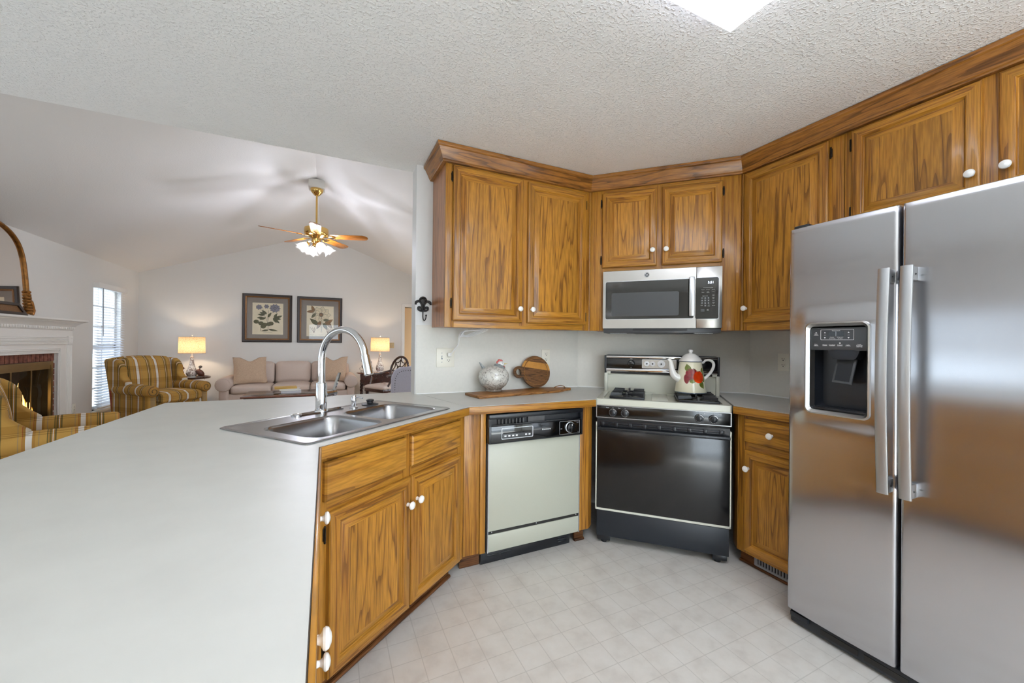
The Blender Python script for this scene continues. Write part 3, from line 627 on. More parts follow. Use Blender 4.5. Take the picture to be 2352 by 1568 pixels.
# local x = +Y, local y = into the cabinet (-X)
MB().box(-.35, 1.42, .0205, .04, .095, .872).box(-.35, 1.42, .56, .58, 0, .872).box(-.35, -.33, .04, .56, .095, .872).box(1.40, 2.70, .56, .58, 0, .872).done('carcass', 'oak_side', c)
MB().box(1.385, 1.435, 0, .02, .095, .872, 0).box(.93, .985, 0, .0195, .095, .872, 0).box(.42, .475, 0, .0195, .095, .872, 0).box(-.35, -.30, 0, .0195, .095, .872, 0).box(-.30, 1.385, .0005, .019, .095, .13, 1).box(-.30, 1.385, .0005, .019, .66, .73, 1).box(-.30, 1.385, .0005, .019, .84, .872, 1).done('face_frame', ['oak_v', 'oak_h'], c)
drawer(c, .97, 1.38, .715, .851, 0); drawer(c, .46, .94, .715, .851, 0); drawer(c, -.28, .43, .715, .851, 0)
door(c, .97, 1.38, .105, .672, 0, .995, .585); door(c, .46, .94, .105, .672, 0, .915, .585); door(c, -.28, .43, .105, .672, 0, .405, .585)
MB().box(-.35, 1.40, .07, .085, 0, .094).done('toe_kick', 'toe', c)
# ------------------------------------------------------------------ worktops
def S(x, y): p = S0+su*x-sn*y; return (p.x, p.y)
sink_hole = [S(x, y) for x, y in rrect(.012, .808, .066, .538, .05)]
wt = MB().plate([(-.012, -.36), (-.026, 1.442), (.686, 2.010), (.545, 2.6165), (.5195, 2.6165), (.5195, 2.754), (-.809, 2.754), (-.935, -.36)][::-1] if False else
                [(-.935, -.36), (-.012, -.36), (-.026, 1.442), (.686, 2.010), (.5525, 2.6110), (.5195, 2.6165), (.5195, 2.754), (-.809, 2.754)], [sink_hole], .874, .914).done('countertop', 'counter')
tag(wt, 'white laminate peninsula worktop with the double sink set in it', 'countertop')
def edge(par, p, q, name='edge_trim', z0=.870, z1=.9105, inset=.0):
    p, q = Vector((*p, 0)), Vector((*q, 0)); d = q-p; ln = d.length; a = math.atan2(d.y, d.x)
    b = MB().box(0, ln, -.0095, -.0015, z0, z1+.001, 0, .002).box(0, ln, -.0015, 0, z0, z1+.0012, 1)
    return b.done(name, ['oak_h', 'counter2'], par, xf=Matrix.Translation(p) @ Matrix.Rotation(a, 4, 'Z'))
edge(wt, (-.012, -.36), (-.026, 1.442)); edge(wt, (-.026, 1.442), (.686, 2.010))
RL = (1.995, 2.459)
wt2 = MB().plate([(.688, 2.011), (1.517, 1.991), (1.985, 2.462), (1.815, 2.611), (.556, 2.611)], [], .874, .914).done('countertop', 'counter')
tag(wt2, 'white laminate worktop over the dishwasher holding the wooden boards', 'countertop'); edge(wt2, (.690, 2.011), (1.517, 1.991))
wt3 = MB().plate([(2.113, 1.488), (2.150, 1.085), (2.733, 1.085), (2.733, 1.806), (2.574, 1.944)], [], .874, .914).done('countertop', 'counter')
tag(wt3, 'small white laminate worktop wedged between range and refrigerator', 'countertop'); edge(wt3, (2.113, 1.488), (2.150, 1.085))
# ------------------------------------------------------------------ dishwasher
d = thing('dishwasher', 'built-in dishwasher with cream door panel and black control strip', 'dishwasher', (.803, 2.022, 0), 0)
MB().box(.006, .620, .022, .56, .085, .866).done('tub_body', 'navy2', d)
MB().box(.012, .618, 0, .02, .206, .694, 0, .003).done('door_panel', 'almondp', d)
for x in (.008, .618): MB().box(x, x+.004, -.001, .02, .088, .697).done('panel_edge', 'silver', d)
MB().box(.012, .618, .001, .02, .090, .188, 0, .003).done('lower_panel', 'almondp', d)
b = MB().box(.012, .618, .006, .02, .186, .208)
for x in (.035, .32, .60): b.ball((x, .005, .199), .0035, 1, 8)
b.done('seam_strip', ['slot', 'silver'], d)
cp = MB().box(0, .626, -.026, .02, .700, .800, 0, .006).box(0, .626, -.030, .02, .838, .864, 0, .006).box(0, .016, -.024, .02, .79, .845).box(.61, .626, -.024, .02, .79, .845).box(.01, .62, .0, .02, .79, .845).done('control_panel', 'navy', d)
b = MB()
for i in range(8): b.box(.06+i*.022, .068+i*.022, -.014, 0, .806, .832)
b.box(.25, .36, -.012, 0, .803, .836).box(.016, .612, -.022, .0, .801, .805).done('vent_slats', 'black', cp)
MB().box(.014, .612, -.0275, -.02, .708, .797, 0, .002).done('glass_strip', 'blackg', cp)
b = MB().plate(rrect(.075, .275, .722, .785, .006, 3), [rrect(.079, .271, .726, .781, .005, 3)], -.0295, -.0265, 0, M=Matrix(((1, 0, 0, 0), (0, 0, 1, 0), (0, 1, 0, 0), (0, 0, 0, 1))))
b.box(.082, .268, -.031, -.0275, .727, .752, 1, .002).box(.088, .185, -.033, -.029, .752, .758, 2).box(.21, .255, -.033, -.029, .752, .758, 2)
for x in (.098, .122, .146, .168, .228, .25): b.box(x-.006, x+.006, -.0325, -.030, .736, .744, 3)
b.done('button_bay', ['silver', 'grey', 'slot', 'white'], cp)
MB().text('Kenmore', .365, -.0278, .757, .013, 0, wide=1.2).done('lettering', 'white', cp)
b = MB().plate(rrect(.455, .600, .714, .793, .003, 2), [rrect(.4565, .5985, .7155, .7915, .002, 2)], -.029, -.0275, 0, M=Matrix(((1, 0, 0, 0), (0, 0, 1, 0), (0, 1, 0, 0), (0, 0, 0, 1))))
b.text('Off', .467, -.0282, .748, .008, 0).text('Normal Wash', .578, -.0282, .787, .006, 0).text('Rinse', .585, -.0282, .779, .006, 0).text('Dry', .59, -.0282, .722, .006, 0); b.done('dial_border', 'silver', cp)
Mx = Matrix.Translation((.53, -.0275, .754)) @ Matrix.Rotation(R(90), 4, 'X')
dl = MB().lathe([(.033, 0), (.033, .003), (.031, .004)], 32, 0, Mx).lathe([(.029, .003), (.029, .012), (.026, .016), (0, .017)], 32, 1, Mx).box(.524, .536, -.052, -.042, .728, .780, 1, .003).box(.529, .531, -.053, -.0515, .766, .778, 2).done('dial', ['silver', 'black', 'white'], cp)
b = MB().box(-.012, .59, .055, .075, 0, .086, 0, .004)
for x in (.03, .115): b.box(x, x+.07, .051, .056, .038, .048, 0, .002)
for z in (.05, .036, .022): b.box(.50, .565, .051, .056, z, z+.008, 0, .002)
b.done('toe_grille', 'navy', d)
# ------------------------------------------------------------------ range
DR = 3.58*q
pos = Rpos(.047, DR)
g = thing('gas_range', 'black and almond gas range standing across the kitchen corner', 'stove', (*pos, 0), -45)
MB().box(-.378, .378, .024, .58, .045, .878).done('body', 'navy2', g)
od = MB().box(-.374, .374, -.012, .022, .226, .728, 0, .003).done('oven_door', 'ovenglass', g)
MB().box(-.382, -.375, -.010, .022, .212, .765, 0).box(.375, .382, -.010, .022, .212, .765, 0).box(-.382, .382, -.010, .022, .212, .2245, 0).done('door_trim', 'almond', od, label='almond coloured edge trim')
MB().box(-.372, .372, -.046, -.030, .722, .742, 0, .006).box(-.372, -.352, -.032, -.010, .724, .740).box(.352, .372, -.032, -.010, .724, .740).done('handle', 'navy', od)
b = MB().box(-.374, .374, -.006, .022, .730, .782, 0)
for z in (.760, .748): b.box(-.345, .345, -.016, -.004, z, z+.006, 0, .002)
for i in range(9): b.box(-.35+i*.0835, -.33+i*.0835, -.018, -.004, .745, .770, 0, .002)
b.done('door_vent', 'navy', od)
MB().box(-.374, .374, .004, .022, .782, .797).done('gap_strip', 'slot', g)
pn = MB().box(-.380, .380, -.006, .022, .796, .874, 0, .002).done('control_panel', 'black', g)
MB().plate([(-.381, .795), (.381, .795), (.381, .8745), (-.381, .8745)], [[(-.377, .799), (.377, .799), (.377, .8705), (-.377, .8705)]], -.008, -.004, 0, M=Matrix(((1, 0, 0, 0), (0, 0, 1, 0), (0, 1, 0, 0), (0, 0, 0, 1)))).done('panel_border', 'silver', pn)
for i, x in enumerate((-.278, -.205, .214, .289)):
    Mx = Matrix.Translation((x, -.006, .832)) @ Matrix.Rotation(R(90), 4, 'X')
    b = MB().lathe([(.0245, 0), (.0245, .006), (.022, .010), (.016, .011), (.016, .022), (.013, .024), (0, .0245)], 28, 0, Mx).box(x-.0035, x+.0035, -.034, -.028, .818, .846, 0, .001)
    for k in range(12):
        a = R(-60-k*21); r = .0215
        b.box(x+r*math.cos(a)-.001, x+r*math.cos(a)+.001, -.0165, -.013, .832+r*math.sin(a)-.001, .832+r*math.sin(a)+.001, 1)
    for k in range(7): a = R(20+k*11); b.box(x+.0205*math.cos(a)-.002, x+.0205*math.cos(a)+.002, -.0168, -.0135, .832+.0205*math.sin(a)-.002, .832+.0205*math.sin(a)+.002, 2)
    b.box(x-.0006, x+.0006, -.0075, -.006, .858, .863, 1).text('Front' if i in (0, 3) else 'Rear', x+(-.034 if i < 2 else .032), -.0068, .860, .0075, 1)
    b.done('burner_knob', ['navy', 'white', 'silver'], pn)
ct = MB().plate(rrect(-.383, .383, -.008, .50, .012, 4), [rrect(-.345, .345, .035, .44, .02, 4)], .876, .914).box(-.35, .35, .03, .45, .878, .900).box(-.05, .05, .035, .44, .899, .9075, 0, .003).done('cooktop', 'almond', g)
rs = MB().box(-.383, .383, .455, .60, .878, 1.048, 0, .008).box(-.383, -.36, .43, .60, .90, 1.048, 0, .006).box(.36, .383, .43, .60, .90, 1.048, 0, .006).done('riser', 'almond', g)
bg = MB().box(-.372, .372, .445, .60, 1.062, 1.175, 0, .004).done('backguard', 'black', g)
MB().box(-.383, -.370, .435, .602, 1.036, 1.178, 0, .003).box(.370, .383, .435, .602, 1.036, 1.178, 0, .003).box(-.37, .37, .50, .602, 1.172, 1.179).done('end_cap', 'navy', bg)
MB().box(-.370, .370, .437, .448, 1.158, 1.173, 0, .002).box(-.370, .370, .434, .448, 1.058, 1.082, 0, .003).done('chrome_strip', 'chrome', bg)
MB().box(-.368, -.338, .440, .46, 1.040, 1.060, 0, .003).box(.338, .368, .440, .46, 1.040, 1.060, 0, .003).done('bracket', 'almond', bg)
b = MB().box(-.34, .34, .446, .458, 1.043, 1.060, 0)
for i in range(9): b.box(-.3+i*.075, -.297+i*.075, .443, .447, 1.043, 1.06, 0)
b.done('vent_slot', 'slot', bg)
MB().plate(rrect(-.118, .112, 1.088, 1.152, .004, 2), [rrect(-.115, .109, 1.091, 1.149, .003, 2)], .440, .445, 0, M=Matrix(((1, 0, 0, 0), (0, 0, 1, 0), (0, 1, 0, 0), (0, 0, 0, 1)))).box(-.116, .110, .442, .446, 1.090, 1.150, 1).done('clock_panel', ['silver', 'steelmw'], bg)
for x, r in ((-.085, .018), (-.046, .018), (.012, .026)):
    Mx = Matrix.Translation((x, .442, 1.121)) @ Matrix.Rotation(R(90), 4, 'X')
    MB().lathe([(r, 0), (r, .003), (r*.8, .004), (0, .0045)], 28, 0, Mx).lathe([(.0055, .004), (.005, .014), (0, .0145)], 14, 1, Mx).done('timer_knob', ['white', 'navy'], bg)
Mx = Matrix.Translation((-.193, .445, 1.121)) @ Matrix.Rotation(R(90), 4, 'X')
MB().lathe([(.025, 0), (.025, .012), (.021, .018), (0, .019)], 28, 0, Mx).box(-.212, -.174, .420, .428, 1.114, 1.128, 0, .003).text('OVEN', -.193, .4445, 1.152, .007, 1).text('BROIL', -.193, .4255, 1.137, .006, 1).done('oven_dial', ['black', 'white'], bg)
MB().text('Kenmore', .245, .4445, 1.108, .010, 0, wide=1.2).text('bake', -.193, .4445, 1.091, .006, 0).done('lettering', 'white', bg)
def grate(x0, x1, y0, y1, z=.945):
    b = MB(); t = .007
    for x in (x0, x1): b.box(x-t, x+t, y0, y1, z-.034, z-.020, 0, .002)
    for y in (y0, (y0+y1)/2, y1): b.box(x0, x1, y-t, y+t, z-.034, z-.020, 0, .002)
    for cy in ((3*y0+y1)/4, (y0+3*y1)/4):
        cx = (x0+x1)/2; hx = (x1-x0)/2; hy = (y1-y0)/4
        for sx in (-1, 1):
            for k in (-1, 0, 1):
                b.rings([[(cx+sx*hx, cy+k*hy*.62+u*.006, z-.024+v) for u, v in ((-1, 0), (1, 0), (1, .024 if 1 else 0), (-1, .024))], [(cx+sx*hx*.32, cy+k*hy*.45+u*.005, z-.014+v) for u, v in ((-1, 0), (1, 0), (1, .014), (-1, .014))]], 0, True, True)
        for sy in (-1, 1): b.rings([[(cx+u*.006, cy+sy*hy, z-.024+v) for u, v in ((-1, 0), (1, 0), (1, .024), (-1, .024))], [(cx+u*.005, cy+sy*hy*.35, z-.014+v) for u, v in ((-1, 0), (1, 0), (1, .014), (-1, .014))]], 0, True, True)
    for x in (x0, x1):
        for y in (y0, y1): b.cyl((x, y, .900), (x, y, z-.02), .006, None, 8)
    return b.done('burner_grate', 'iron', g)
grate(-.300, -.100, .055, .425); grate(.105, .325, .055, .425)
for x in (-.20, .215):
    for y in (.147, .333): MB().lathe([(.045, 0), (.042, .008), (.030, .010), (.028, .018), (.020, .022), (0, .0225)], 24, 0, Matrix.Translation((x, y, .900))).done('burner_cap', 'iron', g)
MB().box(-.374, .374, -.006, .022, .048, .208, 0, .004).done('bottom_drawer', 'navy2', g)
MB().box(-.37, -.29, .0, .06, .018, .048, 0, .004).box(.29, .366, .0, .06, .018, .048, 0, .004).cyl((-.33, .03, 0), (-.33, .03, .02), .018, None, 14).cyl((.32, .03, 0), (.32, .03, .02), .018, None, 14).cyl((-.33, .5, 0), (-.33, .5, .05), .018, None, 14).cyl((.32, .5, 0), (.32, .5, .05), .018, None, 14).done('foot', 'navy', g)
# ------------------------------------------------------------------ microwave
pos = Rpos(.042, 3.92*q)
mw = thing('microwave', 'stainless over-range microwave under the short corner doors', 'microwave', (*pos, 0), -45)
XZ = Matrix(((1, 0, 0, 0), (0, 0, 1, 0), (0, 1, 0, 0), (0, 0, 0, 1)))
MB().box(-.369, .369, .014, .33, 1.372, 1.758).done('case', 'grey', mw)
dr = MB().plate([(-.370, 1.369), (.2195, 1.369), (.2195, 1.762), (-.370, 1.762)], [rrect(-.352, .205, 1.432, 1.688, .010, 3)], 0, .02, M=XZ).done('door', 'steelmw', mw)
MB().box(-.3525, .2055, .003, .018, 1.4315, 1.6885).done('glass', 'blackg', dr)
MB().plate(rrect(-.356, .2085, 1.428, 1.692, .012, 3), [rrect(-.352, .205, 1.432, 1.688, .010, 3)], -.002, .002, M=XZ).done('glass_border', 'silver', dr)
MB().plate(rrect(-.312, .118, 1.452, 1.612, .012, 4), [], .0022, .004, M=XZ).done('window_screen', 'grey', dr)
MB().box(.176, .209, -.032, -.020, 1.445, 1.697, 0, .004).box(.180, .205, -.022, .004, 1.672, 1.692).box(.180, .205, -.022, .004, 1.450, 1.470).done('handle', 'handle', dr)
Mx = Matrix.Translation((-.082, 0, 1.727)) @ Matrix.Rotation(R(90), 4, 'X')
b = MB().lathe([(.0165, 0), (.0165, .002), (0, .0021)], 32, 0, Mx).tube([(-.082+.0148*math.cos(R(a)), -.0022, 1.727+.0148*math.sin(R(a))) for a in range(0, 360, 12)], .0009, 6, 1, closed=True).text('GE', -.082, -.0025, 1.727, .014, 1)
for k in range(4): a = R(45+90*k); b.ball((-.082+.0115*math.cos(a), -.0022, 1.727+.0115*math.sin(a)), (.0022, .0008, .0022), 1, 8)
b.done('emblem', ['grey', 'silver'], dr)
kp = MB().box(.2225, .370, 0, .02, 1.369, 1.762, 0, .001).done('control_column', 'steelmw', mw)
MB().plate(rrect(.216, .3495, 1.428, 1.692, .010, 3), [], -.003, .002, M=XZ).done('keypad', 'blackg', kp)
MB().plate(rrect(.2235, .3525, 1.425, 1.695, .012, 3), [rrect(.2235, .3495, 1.428, 1.692, .010, 3)], -.002, .001, M=XZ).done('keypad_border', 'silver', kp)
MB().text('3:51', .304, -.0035, 1.660, .021, 0).done('display_digits', 'lcd', kp)
b = MB()
for i in range(10):
    cx, cz = (.254+(i % 3)*.0185, 1.561-(i//3)*.0165) if i < 9 else (.2725, 1.5115)
    b.box(cx-.0068, cx+.0068, -.0040, -.003, cz-.0062, cz+.0062, 0, .0006).text(str(i+1) if i < 9 else '0', cx, -.0043, cz, .010, 1)
b.box(.2475, .269, -.004, -.003, 1.474, 1.490, 0, .001)
for s, x, z, h in (('Convenience Cooking', .289, 1.628, .0062), ('Popcorn', .259, 1.614, .0055), ('Beverage', .288, 1.614, .0055), ('Reheat', .319, 1.615, .0055), ('Potato', .259, 1.598, .0055), ('Auto', .288, 1.6015, .005), ('Defrost', .288, 1.5965, .005), ('Timer', .319, 1.602, .005), ('Express Cook', .272, 1.574, .0055), ('Cook', .319, 1.580, .005), ('Time', .319, 1.575, .005), ('Power', .319, 1.563, .005), ('Level', .319, 1.558, .005), ('Sensor', .320, 1.545, .005), ('Surface', .320, 1.532, .005), ('Light', .320, 1.527, .005), ('Vent Fan', .320, 1.512, .005), ('Clock', .252, 1.5135, .005), ('Add', .293, 1.5145, .005), ('30 sec', .293, 1.509, .005), ('Cancel', .258, 1.486, .0052), ('Off', .258, 1.479, .0052), ('Start', .288, 1.487, .0055), ('Pause', .288, 1.481, .005)): b.text(s, x, -.0035, z, h, 1)
b.done('lettering', ['grey', 'white'], kp)
un = MB().prism([(-.366, .012), (.366, .012), (.366, .33), (-.366, .33)], 1.337, 1.3715, 0, .003).box(-.17, .17, .006, .06, 1.352, 1.369, 1).box(-.16, .16, .02, .30, 1.334, 1.338, 1).done('underside', ['grey', 'navy'], mw)
for x in (-.27, .27):
    b = MB().box(x-.055, x+.055, .05, .13, 1.3345, 1.337, 0)
    for i in range(10): b.box(x-.05+i*.011, x-.047+i*.011, .055, .125, 1.333, 1.3345, 1)
    b.done('light_lens', ['silver', 'greyl'], un)  # lens grid of an underside light, not lit
# ------------------------------------------------------------------ refrigerator
fr = thing('refrigerator', 'stainless side-by-side refrigerator at the right edge of the kitchen', 'refrigerator', (1.900, 1.078, 0), -90)
MB().box(.006, .902, .080, .76, .03, 1.765, 0, .004).done('cabinet', 'grey', fr)
Hx0, Hx1, Hz0, Hz1 = .088, .298, .985, 1.352
def fridge_door(x0, x1, hole, nm):
    b = MB(); z0, z1 = .072, 1.790; T = .075
    def front(x, z):
        y = 0.0
        e = min(x-x0, x1-x); r = .012
        if e < r: y += r-math.sqrt(max(0, r*r-(r-e)**2))
        ez = min(z-z0, z1-z)
        if ez < .006: y += .006-math.sqrt(max(0, .006**2-(.006-ez)**2))
        y += .006*((x-(x0+x1)/2)/((x1-x0)/2))**2      # slight crown across the width
        if hole:
            dx = max(0, Hx0-.004-x, x-Hx1-.004)/.075; dz = max(0, Hz0-.004-z, z-Hz1-.004)/.085; dd = math.hypot(dx, dz)
            if dd < 1: y -= .012*(.5+.5*math.cos(math.pi*dd))
        return y
    xs = sorted(set([x0, x0+.003, x0+.007, x0+.012, x1-.012, x1-.007, x1-.003, x1]+[x0+.012+(x1-x0-.024)*i/26 for i in range(27)]+([Hx0, Hx1] if hole else [])))
    zs = sorted(set([z0, z0+.002, z0+.006, z1-.006, z1-.002, z1]+[z0+.006+(z1-z0-.012)*i/70 for i in range(71)]+([Hz0, Hz1] if hole else [])))
    t = bmesh.new(); V = [[t.verts.new((x, front(x, z), z)) for z in zs] for x in xs]
    for i in range(len(xs)-1):
        for j in range(len(zs)-1):
            if hole and Hx0-1e-6 <= xs[i] and xs[i+1] <= Hx1+1e-6 and Hz0-1e-6 <= zs[j] and zs[j+1] <= Hz1+1e-6: continue
            t.faces.new((V[i][j], V[i+1][j], V[i+1][j+1], V[i][j+1]))
    nx, nz = len(xs)-1, len(zs)-1
    per = [(i, 0) for i in range(nx)]+[(nx, j) for j in range(nz)]+[(i, nz) for i in range(nx, 0, -1)]+[(0, j) for j in range(nz, 0, -1)]
    bk = [t.verts.new((xs[i], T, zs[j])) for i, j in per]
    for k in range(len(per)):
        a, c2 = per[k], per[(k+1) % len(per)]
        t.faces.new((V[a[0]][a[1]], bk[k], bk[(k+1) % len(per)], V[c2[0]][c2[1]]))
    t.faces.new(bk); bmesh.ops.recalc_face_normals(t, faces=t.faces); b._take(t, 0)
    return b.done(nm, 'steel', fr, 40)
fd = fridge_door(0, .379, True, 'freezer_door'); fd2 = fridge_door(.388, .908, False, 'fridge_door')
def frh(par, x0, x1):
    b = MB(); n = 14; rs = []
    for i in range(n+1):
        s = i/n; z = .722+.83*s; y = -.050-.018*math.sin(math.pi*s)
        rs.append([(x, y+dy, z) for x, dy in ((x0, .007), (x0, .001), (x0+.003, -.001), ((x0+x1)/2, -.004), (x1-.003, -.001), (x1, .001), (x1, .007))])
    b.rings(rs, 0, True, True)
    for z0, z1 in ((.724, .775), (1.50, 1.55)): b.box(x0+.006, x1-.004, -.048, .006, z0, z1, 0, .004)
    h = b.done('handle', 'handle', par, 30)
    MB().ball((x1-.003, -.02, 1.522), .003, 0, 8).ball((x1-.003, -.02, .75), .003, 0, 8).done('set_screw', 'slot', h)
frh(fd, .341, .375); frh(fd2, .404, .438)
# dispenser
def rr(x0, x1, z0, z1, r, y, n=6): return [(x, y, z) for x, z in rrect(x0, x1, z0, z1, r, n)]
ds = MB().rings([rr(Hx0-.010, Hx1+.010, Hz0-.012, Hz1+.012, .026, -.004), rr(Hx0-.008, Hx1+.008, Hz0-.010, Hz1+.010, .025, -.018), rr(Hx0-.003, Hx1+.003, Hz0-.005, Hz1+.005, .022, -.020), rr(Hx0+.006, Hx1-.006, Hz0+.006, Hz1-.006, .016, -.006), rr(Hx0+.007, Hx1-.007, Hz0+.007, Hz1-.007, .016, .03)]).done('dispenser_frame', 'steelmw', fd, 30)
MB().rings([rr(Hx0+.003, Hx1-.003, Hz0+.003, Hz1-.003, .014, .008), rr(Hx0+.006, Hx1-.006, Hz0+.006, Hz1-.006, .016, .045), rr(Hx0+.020, Hx1-.020, Hz0+.012, Hz1-.012, .03, .070)], 0, False, True).done('dispenser_recess', 'navy', ds)
pnl = MB().box(Hx0+.006, Hx1-.006, .000, .012, 1.245, Hz1-.012, 0, .003).done('dispenser_panel', 'grey', ds)
b = MB(); px0, px1, pz0, pz1 = Hx0+.006, Hx1-.006, 1.245, Hz1-.012; W_, H_ = px1-px0, pz1-pz0
P_ = lambda u, v: (px0+W_*u, pz0+H_*v)
x0, z0 = P_(.19, .46); x1, z1 = P_(.78, .91)
b.plate(rrect(x0, x1, z0, z1, .003, 3), [rrect(x0+.0008, x1-.0008, z0+.0008, z1-.0008, .0024, 3)], -.0008, 0, 0, M=XZ)
for u in (.27, .69):
    for v, s in ((.76, 1), (.57, -1)):
        X_, Z_ = P_(u, v); b.poly([(X_-.0035, -.0005, Z_), (X_+.0035, -.0005, Z_), (X_, -.0005, Z_+.0045*s)], 0, thick=.0004)
    X_, Z_ = P_(u, .665); b.box(X_-.0035, X_+.0035, -.0006, 0, Z_-.0003, Z_+.0003)
x0, z0 = P_(.34, .62); x1, z1 = P_(.60, .82); b.box(x0, x1, -.0008, 0, z0, z1, 1)
X_, _ = P_(.47, .7); b.box(X_-.001, X_+.001, -.0012, 0, z0, z1, 2)
for s_, u, v, hgt in (('Temperature', .47, .86, .0055), ('Freezer', .40, .575, .005), ('Refrigerator', .545, .575, .0045), ('Actual Temp', .405, .515, .0042), ('Set Temp', .545, .515, .0042), ('Door', .105, .73, .005), ('Alarm', .105, .69, .005), ('Filter', .105, .26, .0055), ('Status', .105, .215, .0055), ('Water', .27, .235, .0065), ('Crushed', .40, .235, .0065), ('Cubed', .54, .235, .0065), ('Light', .68, .235, .0065), ('Lock', .87, .265, .0055), ('Controls', .87, .225, .0055), ('Hold 3 Sec', .87, .165, .0045)):
    X_, Z_ = P_(u, v); b.text(s_, X_, -.0006, Z_, hgt, 0)
for u, v in ((.105, .665), (.105, .19), (.27, .20), (.40, .20), (.54, .20), (.68, .20), (.87, .195)): X_, Z_ = P_(u, v); b.box(X_-.009, X_+.009, -.0006, 0, Z_-.0004, Z_+.0004)
for u, v in ((.105, .78), (.54, .32)): X_, Z_ = P_(u, v); b.ball((X_, 0, Z_), (.0028, .0008, .0022), 0, 10)
b.done('lettering', ['white', 'blackg', 'greyl'], pnl)
cxm = (Hx0+Hx1)/2+.018
MB().rings([[(cxm+a*w_, y_, z_) for a, w_, y_ in ((-1, .052, .0), (1, .048, .0), (1, .048, .05), (-1, .052, .05))] if 0 else [(cxm+sx*w_, y_, z_) for sx, y_ in ((-1, .004), (-.5, -.002), (.5, -.002), (1, .004), (1, .06), (-1, .06))] for z_, w_ in ((1.247, .055), (1.225, .048), (1.212, .040), (1.208, .032))], 0, True, True).done('dispenser_chute', 'navy2', ds)
pd = MB().box(-.034, .034, 0, .008, -.105, 0, 0, .002).box(-.026, .026, -.001, .002, -.095, -.018, 1).done('dispenser_paddle', ['grey', 'navy'], ds, xf=Matrix.Translation((cxm+.004, .022, 1.212)) @ Matrix.Rotation(R(-14), 4, 'X') @ Matrix.Rotation(R(4), 4, 'Y'))
b = MB().box(Hx0+.008, Hx1-.008, .002, .062, Hz0+.006, Hz0+.018, 0, .003)
for i in range(8): b.box(Hx0+.02, Hx1-.02, .008+i*.006, .010+i*.006, Hz0+.018, Hz0+.020)
b.done('drip_tray', 'navy', ds)
MB().box(.016, .075, .012, .14, 1.7905, 1.803, 0, .004).box(.83, .89, .012, .14, 1.7905, 1.803, 0, .004).done('hinge_cover', 'navy', fr)
b = MB().box(.008, .90, .022, .10, .012, .066, 0, .006)
for i in range(5): b.box(.13+i*.15, .26+i*.15, .019, .03, .028, .050, 1)
b.box(.012, .085, .012, .03, .040, .062, 0, .003).done('base_grille', ['navy2', 'slot'], fr)
for x in (.05, .85): MB().cyl((x, .12, 0), (x, .12, .03), .02, None, 12).done('roller', 'navy', fr); MB().cyl((x, .70, 0), (x, .70, .03), .02, None, 12).done('roller', 'navy', fr)
# ------------------------------------------------------------------ sink and its fittings (local x along the front edge, y back)
sk = thing('kitchen_sink', 'double-bowl stainless drop-in sink in the peninsula worktop', 'sink', (S0.x, S0.y, 0), SA)
A_ = rrect(.052, .402, .085, .425, .055); B_ = rrect(.436, .784, .095, .435, .055)
b = MB().plate(rrect(-.012, .824, .046, .574, .022), [A_, B_], .9145, .9175)
b.rings([[(x, y, .9176) for x, y in rrect(-.012, .824, .046, .574, .022)], [(x, y, .9205) for x, y in rrect(-.006, .818, .052, .568, .020)], [(x, y, .9176) for x, y in rrect(.004, .808, .062, .559, .018)]])
b.done('rim', 'sink', sk, 50)
for nm, (a0, a1, c0, c1) in (('bowl', (.052, .402, .085, .425)), ('bowl', (.436, .784, .095, .435))):
    b = MB().rings([[(x, y, z) for x, y in rrect(a0+i, a1-i, c0+i, c1-i, .055)] for i, z in ((0, .9175), (.004, .914), (.008, .905), (.014, .80), (.020, .755), (.034, .738), (.055, .734))], 0, False, True)
    bw = b.done(nm, 'sink', sk, 50)
    MB().lathe([(.045, .0), (.042, .003), (.03, .001), (0, .0015)], 24, 0, Matrix.Translation(((a0+a1)/2, (c0+c1)/2, .7345))).done('drain', 'chrome', bw)
fc = thing('faucet', 'tall chrome gooseneck pull-down faucet behind the sink bowls', 'faucet', (*S(.420, .532), .9178), SA)
MB().lathe([(.031, 0), (.031, .004), (.0285, .012), (.0262, .014), (.0255, .14), (.025, .142), (.0180, .143), (.0175, .146)], 32).done('body', 'chrome', fc, 40)
tp = [(0, 0, .142), (0, 0, .20), (0, 0, .248)]+[(0, -.146+.146*math.cos(R(a)), .254+.146*math.sin(R(a))) for a in range(5, 168, 6)]
e1 = Vector(tp[-1]); e0 = Vector(tp[-2]); dr_ = (e1-e0).normalized()
MB().tube(tp+[tuple(e1+dr_*.006)], .0165, 20).done('spout', 'chrome', fc, 60)
sp_ = e1+dr_*.006
MB().cyl(sp_, sp_+dr_*.088, .0190, .0215, 24, 0).cyl(sp_+dr_*.088, sp_+dr_*.091, .0195, .0175, 24, 0).done('spray_head', 'chrome', fc, 40)
MB().box(-.006, .006, -.003, .003, -.022, .022, 0, .003).done('spray_button', 'grey', fc, xf=Matrix.Translation(sp_+dr_*.05+Vector((.019, 0, 0))))
MB().cyl((.022, 0, .085), (.060, 0, .085), .0165, None, 24).cyl((.061, 0, .085), (.080, 0, .085), .0175, .0165, 24).done('valve', 'chrome', fc)
MB().rings([[(.070+.035*s+dx, -.0+dy, .092+.092*s) for dx, dy in ((-w_*.5, -w_), (w_*.5, -w_), (w_*.5, w_), (-w_*.5, w_))] for s, w_ in ((0, .007), (.4, .008), (.8, .0085), (1, .006))], 0, True, True).done('lever', 'chrome', fc)
MB().plate(rrect(-.150, .125, -.024, .024, .0235, 8), [], -.0002, .005).done('deck_plate', 'chrome', fc)
MB().lathe([(.017, 0), (.0185, .004), (.015, .006), (0, .007)], 24, 0, Matrix.Translation((-.125, 0, .005))).done('hole_cover', 'chrome', fc)
